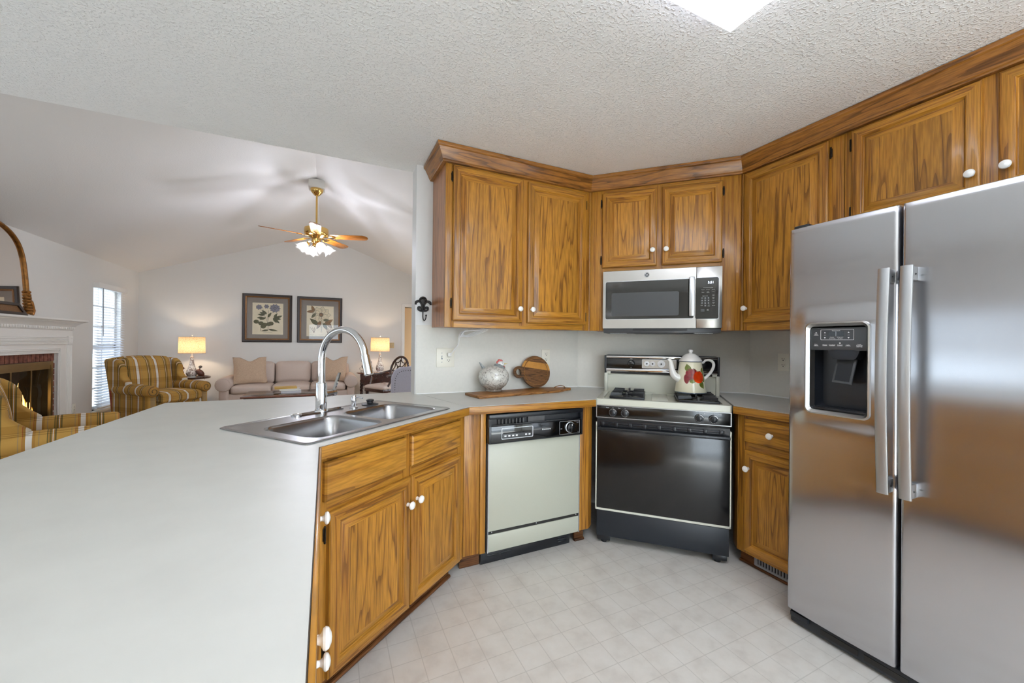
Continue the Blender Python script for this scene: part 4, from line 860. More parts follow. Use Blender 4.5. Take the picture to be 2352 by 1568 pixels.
sd = thing('soap_dispenser', 'small chrome soap dispenser pump right of the faucet', 'soap dispenser', (*S(.580, .490), .9178), SA)
MB().lathe([(.021, 0), (.021, .003), (.016, .007), (.0115, .009), (.011, .032), (0.0135, .034), (.0135, .062), (.012, .064), (0, .0645)], 24).done('pump', 'chrome', sd); MB().tube([(0, 0, .054), (.01, -.025, .056), (.017, -.046, .051)], [.006, .005, .004], 12).done('nozzle', 'chrome', sd)
st = thing('sink_stopper', 'black rubber sink stopper on the rim beside the right bowl', 'stopper', (*S(.700, .500), .9178), SA)
MB().lathe([(.044, 0), (.044, .003), (.030, .007), (.016, .008)], 32).done('disc', 'rubber', st); MB().lathe([(.016, .006), (.015, .014), (.020, .018), (.020, .026), (.014, .029), (0, .0295)], 24).done('grip', 'rubber', st)
# ------------------------------------------------------------------ wall fittings and things on the kitchen worktop
def plate_thing(name, label, cat, loc, rot, w_, h, dev, pm='ivory'):
    o = thing(name, label, cat, loc, rot)
    MB().box(-w_/2, w_/2, -.006, 0, -h/2, h/2, 0, .003).done('face_plate', pm, o)
    for kind, x, z in dev:
        b = MB()
        if kind == 'switch': b.box(x-.005, x+.005, -.0075, -.004, z-.012, z+.012, 2).box(x-.0035, x+.0035, -.016, -.004, z-.002, z+.008, 0, .001).ball((x, -.006, z+.031), (.003, .001, .003), 2, 8).ball((x, -.006, z-.031), (.003, .001, .003), 2, 8); nm = 'toggle'
        elif kind == 'recept':
            b.lathe([(.0165, 0), (.0165, .0018), (.015, .0024), (0, .0025)], 24, 0, Matrix.Translation((x, -.006, z)) @ Matrix.Rotation(R(90), 4, 'X'))
            b.box(x-.0075, x-.0050, -.0090, -.0075, z-.001, z+.008, 1).box(x+.0050, x+.0075, -.0090, -.0075, z-.001, z+.007, 1).ball((x, -.0085, z-.007), (.003, .001, .003), 1, 8); nm = 'receptacle'
        else:
            b.box(x-.017, x+.017, -.0085, -.004, z-.034, z+.034, 0, .002)
            for zz in (-.019, .019): b.box(x-.0075, x-.005, -.0095, -.008, z+zz-.001, z+zz+.008, 1).box(x+.005, x+.0075, -.0095, -.008, z+zz-.001, z+zz+.007, 1).ball((x, -.009, z+zz-.007), (.003, .001, .003), 1, 8)
            nm = 'receptacle'
        b.done(nm, [pm, 'slot', 'greyl'], o)
    return o
plate_thing('wall_plate', 'ivory two-gang plate with switch and outlet under the tall wall cabinet', 'outlet', (.7245, YA-.005, 1.157), 0, .126, .130, [('switch', -.025, 0), ('recept', .022, .020), ('recept', .022, -.020)])
plate_thing('wall_plate', 'ivory outlet plate just right of the round wooden board', 'outlet', (1.516, YA-.005, 1.156), 0, .072, .116, [('decora', 0, 0)])
plate_thing('wall_plate', 'ivory outlet plate half hidden by the refrigerator', 'outlet', (XB-.005, 1.575, 1.150), -90, .072, .116, [('recept', 0, .020), ('recept', 0, -.020)])
cd_ = thing('power_cord', 'white cord bundled under the wall cabinet and plugged into the outlet', 'cord', (.746, 2.600, 1.178))
MB().box(-.013, .013, -.026, .0, -.014, .013, 0, .005).done('plug', 'whitep', cd_)
pth = [(.0, -.026, .0), (.012, -.03, .012), (.03, -.03, .035), (.052, -.034, .065), (.058, -.04, .095), (.056, -.045, .125), (.065, -.06, .150), (.10, -.09, .163), (.16, -.11, .168)]
def smooth_path(p, n=6):
    P = [Vector(x) for x in p]; out = []
    for i in range(len(P)-1):
        a, b2, c2, d2 = P[max(i-1, 0)], P[i], P[i+1], P[min(i+2, len(P)-1)]
        for k in range(n):
            t = k/n; out.append(.5*((2*b2)+(c2-a)*t+(2*a-5*b2+4*c2-d2)*t*t+(3*b2-a-3*c2+d2)*t**3))
    return out+[P[-1]]
b = MB().tube(smooth_path(pth), .0032, 8)
for k in range(4): b.tube(smooth_path([(.056+.006*k, -.06-.006*k, .118+.007*k), (.075, -.07-.012*k, .150+.004*k), (.12, -.09-.014*k, .164), (.19+.012*k, -.11-.012*k, .172), (.16, -.085-.012*k, .158-.006*k), (.10, -.065-.01*k, .132-.004*k), (.056+.006*k, -.06-.006*k, .118+.007*k)], 5), .0027, 6)
b.done('cord', 'cord', cd_)
# key hook
hk = thing('wall_hook', 'black wrought-iron scroll hook on the wall end left of the cabinets', 'hook', (.569, YA, 1.49))
b = MB(); b.prism([(0, -.034), (.018, -.012), (.010, .004), (.014, .030), (-.014, .030), (-.010, .004), (-.018, -.012)], 0, .007, 0, .002, M=Matrix(((1, 0, 0, 0), (0, 0, -1, 0), (0, 1, 0, 0), (0, 0, 0, 1))))
for i in range(9): a = R(20+17.5*i); b.ball((.024*math.cos(a), -.006, .040+.030*math.sin(a)), (.0065, .005, .0065), 0, 10)
b.ball((0, -.006, .042), (.020, .007, .022), 0, 14)
for s in (-1, 1):
    b.tube(smooth_path([(s*.006, -.006, -.012), (s*.010, -.007, .022), (s*.028, -.008, .042), (s*.046, -.008, .036), (s*.050, -.008, .020)], 5), [.006]*11+[.009]*6+[.007]*4, 10)
    b.tube(smooth_path([(s*.004, -.006, -.020), (s*.018, -.007, -.020), (s*.031, -.008, -.012), (s*.032, -.008, .002), (s*.022, -.008, .004), (s*.020, -.008, -.006)], 5), .0065, 10)
b.done('scroll_plate', 'ironhook', hk)
MB().tube(smooth_path([(0, -.006, -.028), (-.001, -.010, -.06), (.0, -.020, -.080), (.004, -.034, -.086), (.010, -.044, -.074), (.012, -.047, -.056)], 6), .0035, 10).ball((.012, -.047, -.053), .0065, 0, 12).done('hook', 'ironhook', hk)
# long serving board
BA = 8.0; BZ = .914
lb = thing('serving_board', 'long brown wooden serving board lying along the backsplash', 'board', (.845, 2.264, BZ), BA)
ol = [(0, 0), (.64, 0), (.70, .022), (.745, .055), (.80, .058), (.815, .075), (.815, .122), (.80, .140), (.745, .143), (.70, .178), (.64, .20), (0, .20)]
MB().prism(ol, .0, .017, 0, .003).done('plank', 'acacia', lb)
MB().box(.0, .01, .095, .096, .0165, .0175).box(.05, .052, .001, .199, .0165, .01725).done('end_strip', 'acacia_d', lb)
MB().tube(smooth_path([(.765, .075, .017), (.755, .085, .030), (.735, .10, .036), (.72, .12, .028), (.70, .13, .019), (.715, .115, .019), (.765, .10, .018)], 6), .0028, 8).done('leather_loop', 'acacia', lb)
# round board leaning on the wall
rb = thing('cutting_board', 'round striped wooden board with a ring handle leaning on the backsplash', 'board', (1.400, 2.5585, BZ+.0175+.1165), 0)
ou = [(.118*math.cos(R(a)), .118*math.sin(R(a))) for a in range(-163, 164, 4)]+[(-.140+.044*math.cos(R(a)), .044*math.sin(R(a))) for a in range(56, 306, 8)]
b = MB().plate(ou, [[(-.142+.022*math.cos(R(a)), .022*math.sin(R(a))) for a in range(0, 360, 15)]], -.008, .008, M=Matrix(((1, 0, 0, 0), (0, 0, 1, 0), (0, 1, 0, 0), (0, 0, 0, 1))))
for off in (.022, .070):
    nz = Vector((math.sin(R(9)), 0, math.cos(R(9)))); bmesh.ops.bisect_plane(b.bm, geom=b.bm.verts[:]+b.bm.edges[:]+b.bm.faces[:], plane_co=nz*off, plane_no=nz)
for f in b.bm.faces:
    k = f.calc_center_median().dot(nz); f.material_index = 1 if .022 < k < .070 else 0
b.done('disc', ['acacia_d', 'acacia_l'], rb, 30, xf=Matrix.Rotation(R(-13), 4, 'X'))
MB().tube([(.100*math.cos(R(a)), -.0085, .100*math.sin(R(a))) for a in range(0, 360, 8)], .0025, 6, closed=True).done('juice_groove', 'acacia', rb, xf=Matrix.Rotation(R(-13), 4, 'X'))
# ceramic hen
hn = thing('hen_figurine', 'round crackle-glazed ceramic hen on the long wooden board', 'figurine', (1.029, 2.476, BZ+.0172), -25)
MB().lathe([(.056, 0), (.058, .006), (.053, .012), (.060, .020), (.086, .042), (.101, .072), (.1045, .098), (.098, .128), (.078, .154), (.045, .170), (.015, .175), (0, .1755)], 40).done('body', 'crackle', hn)
MB().rings([[(.030+u*1.0, v, z) for u, v in [(r*math.cos(R(a)), r*math.sin(R(a))) for a in range(0, 360, 20)]] for r, z in ((.050, .158), (.036, .172), (.024, .186))], 0, True, True).done('neck', 'greyfeather', hn)
MB().ball((.047, 0, .186), (.024, .020, .020)).done('head', 'kettlew', hn)
b = MB()
for x, z, r in ((.026, .196, .011), (.036, .206, .013), (.048, .204, .012)): b.ball((x, 0, z), (r, .007, r), 0, 12)
b.ball((.066, 0, .160), (.011, .009, .015), 0, 12).done('comb_and_wattle', 'red', hn)
MB().rings([[(.066+s*.032, y*(1-s), .186+z*(1-s)+.004*s) for y, z in ((-.006, 0), (0, .006), (.006, 0), (0, -.007))] for s in (0, .5, .98)], 0, True, True).ball((.057, -.016, .192), .003, 1, 8).done('beak', ['yellowb', 'slot'], hn)
MB().rings([[(-.066-s*.034+dx*(1-s*.8), dy*(1-s*.8), .146+s*.050) for dx, dy in ((-.016, 0), (0, -.009), (.022, 0), (0, .009))] for s in (0, .5, 1)], 0, True, True).done('tail', 'greyfeather', hn)
# enamel coffee pot
kp_ = (Rpos(.047+.190, DR+.300))
kt = thing('coffee_pot', 'cream enamel coffee pot painted with fruit on the range burner', 'coffee pot', (*kp_, .9452), -25)
KB, KT, KH = .098, .067, .205
rad = lambda z: KB+(KT-KB)*(z/KH)
MB().lathe([(.090, 0), (.0965, .002), (KB, .007), (rad(.1), .1), (KT, KH), (KT-.004, KH)], 48).done('body', 'kettle', kt)
MB().lathe([(.0965, .001), (KB+.0012, .004), (KB+.0008, .009)], 48).lathe([(KT+.004, KH-.002), (KT+.006, KH+.001), (KT+.003, KH+.004)], 48).done('rim', 'kettleb', kt)
MB().lathe([(KT+.004, KH+.003), (KT+.002, KH+.010), (.058, KH+.026), (.050, KH+.032), (.044, KH+.040), (.030, KH+.050), (.010, KH+.055), (.0105, KH+.060), (.0150, KH+.068), (.0145, KH+.075), (.008, KH+.080), (0, KH+.081)], 40).done('lid', 'kettlew', kt)
MB().tube(smooth_path([(-.078, 0, .095), (-.105, 0, .110), (-.122, 0, .145), (-.128, 0, .180), (-.134, 0, .205), (-.150, 0, .222)], 5), [.030-.020*(i/25)**.75 for i in range(26)], 16).done('spout', 'kettlew', kt)
MB().tube(smooth_path([(.066, 0, .198), (.085, 0, .198), (.100, 0, .212), (.128, 0, .214), (.150, 0, .198), (.152, 0, .170), (.135, 0, .135), (.108, 0, .105), (.088, 0, .088)], 5), .0062, 10, flat=1.5).done('handle', 'kettlew', kt)
def patch(b, x, z, pts, m, lift=.0008):
    """outline drawn on the pot's front, centred x metres right of the middle at height z"""
    def on(u, v):
        zz = z+v; r = rad(zz)+lift; a = (x+u)/r-math.pi/2; return (r*math.cos(a), r*math.sin(a), zz)
    rs = [[on(u*k, v*k) for u, v in pts] for k in (1, .66, .33)]+[[on(u*.001, v*.001) for u, v in pts]]
    b.rings(rs, m)
ell = lambda rx, rz, n=28, w_=0: [(rx*math.cos(2*math.pi*i/n)*(1+w_*math.sin(2*math.pi*i/n)), rz*math.sin(2*math.pi*i/n)) for i in range(n)]
def leafs(L_, W_, ang, n=10):
    c_, s_ = math.cos(R(ang)), math.sin(R(ang)); p = [(L_*i/n, W_*math.sin(math.pi*(i/n)**.8)) for i in range(n+1)]+[(L_*i/n, -W_*math.sin(math.pi*(i/n)**.8)) for i in range(n-1, 0, -1)]
    p = [(u-L_/2, v) for u, v in p]; return [(u*c_-v*s_, u*s_+v*c_) for u, v in p]
b = MB()
patch(b, -.034, .122, ell(.030, .040, w_=.1), 1); patch(b, -.060, .095, ell(.016, .030), 1); patch(b, -.010, .125, ell(.018, .036), 1, .0006)
patch(b, .018, .108, ell(.037, .038, w_=-.06), 0, .0012)
patch(b, -.048, .166, leafs(.052, .020, 100), 2); patch(b, .052, .154, leafs(.040, .014, 60), 2); patch(b, .057, .122, leafs(.050, .012, 95), 2); patch(b, .060, .090, leafs(.036, .013, 40), 2); patch(b, .038, .058, leafs(.056, .018, -60), 2, .001); patch(b, -.022, .082, leafs(.045, .013, 10), 2, .001)
patch(b, .000, .152, leafs(.05, .002, -35), 3, .0014); patch(b, .030, .146, leafs(.045, .0016, 12), 3, .0014)
b.done('fruit_decoration', ['apple', 'grape', 'kleaf', 'stem'], kt, 60)
# ------------------------------------------------------------------ kitchen ceiling light
cl = thing('ceiling_light', 'glowing white fluorescent ceiling fixture at the top of the picture', 'ceiling light', (.929, .267, CH))
MB().box(-.32, .32, -.63, .63, -.025, 0, 0, .004).done('tray', 'trimw', cl)
MB().box(-.345, .345, -.655, .655, -.070, -.025, 1, .001).box(-.345, .345, -.655, .655, -.0715, -.070, 0).done('diffuser', ['fixture', 'fixside'], cl)
# unseen bowl light added behind the camera as an uplight on the ceiling
ch = thing('pendant_lamp', 'white glass bowl pendant lamp added unseen behind the camera to light the ceiling', 'pendant', (.9, -1.7, 1.86))
MB().lathe([(.02, 0), (.10, .012), (.17, .05), (.21, .11), (.205, .11), (.165, .056), (.098, .02), (.02, .008)], 36).done('bowl', 'whiteglass', ch); MB().ball((0, 0, .085), .055).done('bulb', 'bulbp', ch); MB().cyl((0, 0, .0), (0, 0, CH-1.86), .006).done('stem', 'brass', ch)
# pendant in the breakfast corner (mirrored in the print's glass)
pl = thing('pendant_lamp', 'white cone pendant lamp hanging in the breakfast corner', 'pendant', (-2.3, -1.3, 1.85))
MB().lathe([(.035, .20), (.05, .19), (.21, 0), (.205, 0), (.045, .185)], 32, cap=False).done('shade', 'whiteglass', pl); MB().ball((0, 0, .08), .05).done('bulb', 'bulbp', pl); MB().cyl((0, 0, .2), (0, 0, CH-1.85), .006).lathe([(.06, CH-1.88), (.06, CH-1.85)], 20).done('stem', 'brass', pl)
# ------------------------------------------------------------------ ceiling fan
fn = thing('ceiling_fan', 'brass ceiling fan with oak blades and four flower-glass lights', 'ceiling fan', (RX, 6.0, 0))
MB().box(-.10, .10, -.10, .10, RZ-.13, RZ-.02, 0, .006).done('mount_block', 'trimw', fn)
MB().lathe([(.030, RZ-.215), (.05, RZ-.195), (.075, RZ-.165), (.082, RZ-.14), (.082, RZ-.13)], 32).done('canopy', 'brass', fn)
MB().cyl((0, 0, 2.815), (0, 0, RZ-.2), .0125).cyl((0, 0, 2.80), (0, 0, 2.84), .022, .018).done('downrod', 'brass', fn)
MB().lathe([(.03, 2.815), (.12, 2.812), (.148, 2.80), (.152, 2.785), (.152, 2.725), (.140, 2.705), (.105, 2.690), (.08, 2.672), (.06, 2.660), (.055, 2.62), (.045, 2.60), (.05, 2.585), (.045, 2.555), (.02, 2.535), (0, 2.532)], 40).done('motor_housing', 'brass', fn)
for k in range(5):
    a = 270+72*k; Mz = Matrix.Rotation(R(a), 4, 'Z') @ Matrix.Translation((0, 0, 2.695)) @ Matrix.Rotation(R(-12), 4, 'X')
    bl = MB().prism([(.19, -.052), (.20, -.062), (.62, -.070), (.655, -.055), (.68, -.02), (.68, .02), (.655, .055), (.62, .070), (.20, .062), (.19, .052)], -.003, .003, 0, .0015).done('blade', 'blade', fn, xf=Matrix.Identity(4)); 
    bl.matrix_local = Mz
    MB().prism([(.10, -.014), (.17, -.012), (.20, -.040), (.235, -.035), (.25, 0), (.235, .035), (.20, .040), (.17, .012), (.10, .014)], -.012, -.0035, 0, .002).done('blade_iron', 'brass', bl)
for k in range(4):
    a = R(20+90*k); c_, s_ = math.cos(a), math.sin(a)
    MB().tube(smooth_path([(.03*c_, .03*s_, 2.60), (.075*c_, .075*s_, 2.612), (.11*c_, .11*s_, 2.60), (.125*c_, .125*s_, 2.575)], 5), .007, 8).lathe([(.026, .0), (.022, .03), (.0, .032)], 16, 0, Matrix.Translation((.118*c_, .118*s_, 2.560)) @ Matrix.Rotation(a, 4, 'Z') @ Matrix.Rotation(R(-32), 4, 'Y')).done('light_arm', 'brass', fn)
    Mk = Matrix.Translation((.125*c_, .125*s_, 2.575)) @ Matrix.Rotation(a, 4, 'Z') @ Matrix.Rotation(R(180-38), 4, 'Y')
    rs = []
    for z, r, fl in ((.0, .026, 0), (.02, .040, 0), (.05, .055, .03), (.075, .060, .08), (.095, .070, .16), (.105, .080, .22)):
        rs.append([((r*(1+fl*math.cos(6*t)))*math.cos(t), (r*(1+fl*math.cos(6*t)))*math.sin(t), z+fl*.03*math.cos(6*t)) for t in [2*math.pi*i/48 for i in range(48)]])
    sh = MB().rings(rs).done('glass_shade', 'frost', fn, 60, xf=Mk)
    MB().ball((0, 0, .055), (.030, .030, .042), 0, 14).done('bulb', 'bulbf', sh, xf=Mk)
# ------------------------------------------------------------------ window blind
bo = thing('window_blind', 'white slatted blind covering the living room window', 'blind', (XL, 0, 0))
y0, y1, z0, z1 = WIN_LEFT[0]
MB().box(.0, .075, y0-.02, y1+.02, z1-.055, z1+.02, 0, .004).done('valance', 'trimw', bo)
b = MB(); n = 44
for i in range(n):
    z = z0+.05+(z1-.08-z0-.05)*i/(n-1); b.box(-.024, .024, y0+.012, y1-.012, -.0013, .0013, 0, M=Matrix.Translation((.030, 0, z)) @ Matrix.Rotation(R(24 if i < 26 else 12), 4, 'Y'))
b.done('slats', 'blind', bo)
b = MB()
for y in (y0+.12, (y0+y1)/2, y1-.12):
    for x in (.004, .056): b.tube([(x, y, z0+.03), (x, y, z1-.05)], .0012, 5)
b.done('ladder_cords', 'whitep', bo); MB().box(.008, .052, y0+.012, y1-.012, z0+.012, z0+.034, 0, .004).done('bottom_rail', 'trimw', bo)
MB().tube([(.068, y0+.10, z1-.05), (.070, y0+.102, z1-.75)], .005, 8).done('tilt_wand', 'greyl', bo)
# ------------------------------------------------------------------ fireplace
FC = 5.95; FW = .745; FL = 1.055   # brick half width, outer half width of the legs
fp = thing('fireplace', 'white mantel fireplace with brick surround and brass glass doors', 'fireplace', (XL, FC, 0), 90)
# local x = +Y, local y = -X (into the wall), room side is -y
b = MB()
b.box(-FL, -FW, -.045, 0, 0, 1.36).box(FW, FL, -.045, 0, 0, 1.36).box(-FW, FW, -.045, 0, 1.08, 1.36)
b.done('surround', 'trimw', fp)
b = MB()
for i, (o_, y_) in enumerate(((0, -.058), (.018, -.052), (.036, -.058), (.05, -.050))):
    b.box(FW+o_, FW+o_+.014, y_, -.04, 0, 1.08+o_+.014, 0, .003).box(-FW-o_-.014, -FW-o_, y_, -.04, 0, 1.08+o_+.014, 0, .003).box(-FW-o_, FW+o_, y_, -.04, 1.08+o_, 1.08+o_+.014, 0, .003)
b.done('inner_molding', 'trimw', fp)
FK = FL-.125
b = MB().box(-FK, FK, -.055, -.045, 1.185, 1.285)
for i in range(6): b.tube([(-FK, -.056, 1.195+i*.016), (FK, -.056, 1.195+i*.016)], .006, 8)
b.done('fluted_frieze', 'trimw', fp)
for s in (-1, 1):
    xa, xb_ = sorted((s*FK, s*(FK+.105)))
    MB().box(xa, xb_, -.062, -.045, 1.18, 1.29, 0, .003).lathe([(.038, 0), (.034, .006), (.026, .003), (.016, .007), (0, .008)], 28, 0, Matrix.Translation(((xa+xb_)/2, -.062, 1.235)) @ Matrix.Rotation(R(90), 4, 'X')).done('corner_block', 'trimw', fp)
    b = MB().box(xa, xb_, -.052, -.045, 0, 1.18)
    for i in range(5): b.tube([(xa+.012+i*.02, -.052, .02), (xa+.012+i*.02, -.052, 1.175)], .006, 8)
    b.done('pilaster', 'trimw', fp)
prf = [(.045, 1.36), (.050, 1.365), (.062, 1.372), (.062, 1.405), (.070, 1.410), (.080, 1.425), (.105, 1.452), (.125, 1.462), (.128, 1.470), (.150, 1.474), (.158, 1.482), (.158, 1.500), (0, 1.500)]
b = MB(); e = FL-.015
b.rings([[(-e-d_+.045, 0, z) for d_, z in prf], [(-e-d_+.045, -d_, z) for d_, z in prf], [(e+d_-.045, -d_, z) for d_, z in prf], [(e+d_-.045, 0, z) for d_, z in prf]], 0, True, True)
b.done('mantel_shelf', 'trimw', fp, 25)
b = MB()
for i in range(53): x = -FL+i*.0398; b.box(x, x+.024, -.074, -.06, 1.376, 1.402, 0, .001)
b.done('dentil_molding', 'trimw', fp)
b = MB().box(-FW, FW, -.012, .0, .985, 1.08, 1).box(-FW, -FW+.075, -.012, .0, 0, .985, 1).box(FW-.075, FW, -.012, .0, 0, .985, 1)
for i in range(22):
    x = -FW+.001+i*.0677; b.box(x, x+.058, -.024, -.008, .988, 1.078, 0, .004)
for s in (-1, 1):
    for r_i in range(13):
        z = .01+r_i*.074; xa, xb_ = sorted((s*(FW-.073), s*(FW-.002))); b.box(xa, xb_, -.024, -.008, z, z+.063, 0, .004)
b.done('brick_surround', ['brick', 'mortar'], fp)
FB = Matrix(((1, 0, 0, 0), (0, 0, 1, 0), (0, 1, 0, 0), (0, 0, 0, 1)))
FO = FW-.075; FI = FO-.04
b = MB().plate([(-FO, .05), (FO, .05), (FO, .985), (-FO, .985)], [[(-FI, .09), (FI, .09), (FI, .94), (-FI, .94)]], -.045, -.020, M=FB)
gd = b.done('brass_frame', 'antbrass', fp)
MB().box(-FI, FI, -.036, -.024, .895, .94).done('top_rail', 'antbrass', gd)
for x in (-FI/2, 0, FI/2): MB().box(x-.007, x+.007, -.034, -.026, .09, .895).done('door_rail', 'antbrass', gd)
MB().box(-FI, FI, -.031, -.027, .09, .895).done('glass_doors', 'smoke', gd)
b = MB().box(-FO, FO, .42, .45, .05, .98).box(-FO-.02, -FO, -.02, .45, .05, .98).box(FO, FO+.02, -.02, .45, .05, .98).box(-FO-.02, FO+.02, -.02, .45, .975, .99).box(-FO-.02, FO+.02, -.02, .45, .03, .05)
b.done('firebox', 'soot', fp)
GY = 6.16
gx = thing('fire_grate', 'black iron fire grate holding logs in the fireplace', 'grate', (XL-.2, GY, .05), 90)
b = MB()
for i in range(9): x = -.40+i*.1; b.box(x-.008, x+.008, -.14, .14, .10, .116)
for y in (-.12, .12): b.box(-.42, .42, y-.008, y+.008, .09, .105)
for x in (-.38, .38):
    for y in (-.12, .12): b.box(x-.01, x+.01, y-.01, y+.01, 0, .1)
b.done('bars', 'iron', gx)
random.seed(4)
def log(lbl, p0, p1, r):
    P0, P1 = Vector(p0), Vector(p1); pts = []; n = 10
    for i in range(n+1): t = i/n; pts.append(P0.lerp(P1, t)+Vector((random.uniform(-.006, .006), 0, random.uniform(-.008, .008))))
    b = MB().tube(pts, [r*(1+random.uniform(-.10, .10)) for _ in pts], 9)
    tag(b.done('fire_log', 'log', None, 20), lbl, 'log', None)
log('thick charred log across the front of the fire', (XL-.12, GY-.42, .258), (XL-.13, GY+.40, .33), .085)
log('charred log lying behind the front log in the fire', (XL-.315, GY-.42, .245), (XL-.305, GY+.38, .255), .075)
log('short charred log laid on top of the burning fire', (XL-.24, GY-.2, .43), (XL-.19, GY+.2, .445), .05)
fl = thing('fire', 'orange and yellow flames rising from the fireplace logs', 'fire', (XL-.19, GY-.12, .36), 90)
def flame(x, y, z, h, r, sway):
    rs = []
    for i in range(9):
        t = i/8; rr_ = r*(.55+.9*t*(1-t)*2)*(1-t**1.6)+.0008; cx_ = x+sway*math.sin(t*4)*h*.25; rs.append([(cx_+rr_*math.cos(2*math.pi*k/10), y+rr_*.6*math.sin(2*math.pi*k/10), z+h*t) for k in range(10)])
    MB().rings(rs, 0, True, True).done('flame', 'flame', fl, 60)
for x, y, z, h, r, s_ in ((.18, -.06, .06, .36, .04, .3), (.33, -.06, .05, .34, .038, -.3), (.25, -.02, .03, .24, .04, .2), (.43, -.06, .03, .22, .03, .3), (.05, -.03, .05, .28, .04, -.2), (-.10, -.03, .05, .25, .04, .2), (.46, -.07, .02, .14, .028, -.4), (.50, -.08, .02, .13, .02, .3), (.12, -.1, .0, .16, .03, .3), (.38, -.11, .0, .15, .028, -.2), (-.25, -.04, .03, .22, .035, .3), (-.4, -.05, .02, .18, .03, -.2), (.48, -.1, -.0, .12, .022, .2)): flame(x, y, z, h, r, s_)
b = MB()
for i in range(40): b.ball((random.uniform(-.4, .5), random.uniform(-.1, .1), -.235+random.uniform(-.01, .02)), random.uniform(.012, .026), 0, 6)
o = b.done('embers', 'ember', fl)
# mantel things
mi = thing('mirror', 'arched gilt-framed mirror leaning on the mantel shelf', 'mirror', (XL+.055, 5.50, 1.5215), 90)
half = [(.66, 0.0), (.648, .20), (.63, .42), (.60, .60), (.54, .74), (.44, .835), (.30, .895), (.15, .918), (0, .925)]
arch = smooth_path([(x, 0, z) for x, z in half], 5); full = arch+[Vector((-p.x, p.y, p.z)) for p in arch[-2::-1]]
MT_ = Matrix.Rotation(R(-1.5), 4, 'X')
MB().tube(full, .022, 12, flat=.8).box(-.65, .65, -.015, .015, 0, .025, 0, .005).done('frame', 'gold', mi, xf=MT_)
for s in (-1, 1):
    b = MB()
    for i in range(8): b.ball((s*(.665-.003*i), -.008, .02+i*.032), (.036-.002*i+(.006 if i % 2 else 0), .024, .020), 0, 14)
    b.tube(smooth_path([(s*.69, -.01, .0), (s*.705, -.015, .05), (s*.68, -.02, .11), (s*.665, -.015, .17), (s*.67, -.012, .22)], 4), [.02]*5+[.016]*6+[.010]*6, 10)
    b.done('carved_foot', 'gold', mi, xf=MT_)
b = MB(); b.tube([(full[i].x, -.004, full[i].z) for i in range(len(arch)-8, len(arch)+8)], .03, 10).done('crest', 'gold', mi, xf=MT_)
MB().poly([(p.x, .004, p.z) for p in full], 0, thick=.004, nrm=(0, 1, 0)).done('mirror_glass', 'mirror', mi, xf=MT_)
pf = thing('picture_frame', 'small dark framed picture leaning low on the mantel shelf', 'picture frame', (XL+.115, 5.80, 1.5005), 90)
Mt = Matrix.Rotation(R(-20), 4, 'X')
MB().plate([(-.21, 0), (.21, 0), (.17, .135), (-.17, .135)], [[(-.165, .03), (.165, .03), (.135, .105), (-.135, .105)]], -.012, .006, M=FB).done('frame', 'framed', pf, xf=Mt)
MB().box(-.165, .165, .0, .004, .028, .107).done('picture', 'frameg', pf, xf=Mt)
plate_thing('wall_plate', 'cream outlet plate low on the wall by the fireplace', 'outlet', (XL, 7.15, .335), 90, .075, .118, [('recept', 0, .02), ('recept', 0, -.02)])
plate_thing('wall_plate', 'tan double switch plate beside the right table lamp', 'switch', (1.275, YB, 1.17), 0, .118, .118, [('switch', -.024, 0), ('switch', .024, 0)], 'tan')
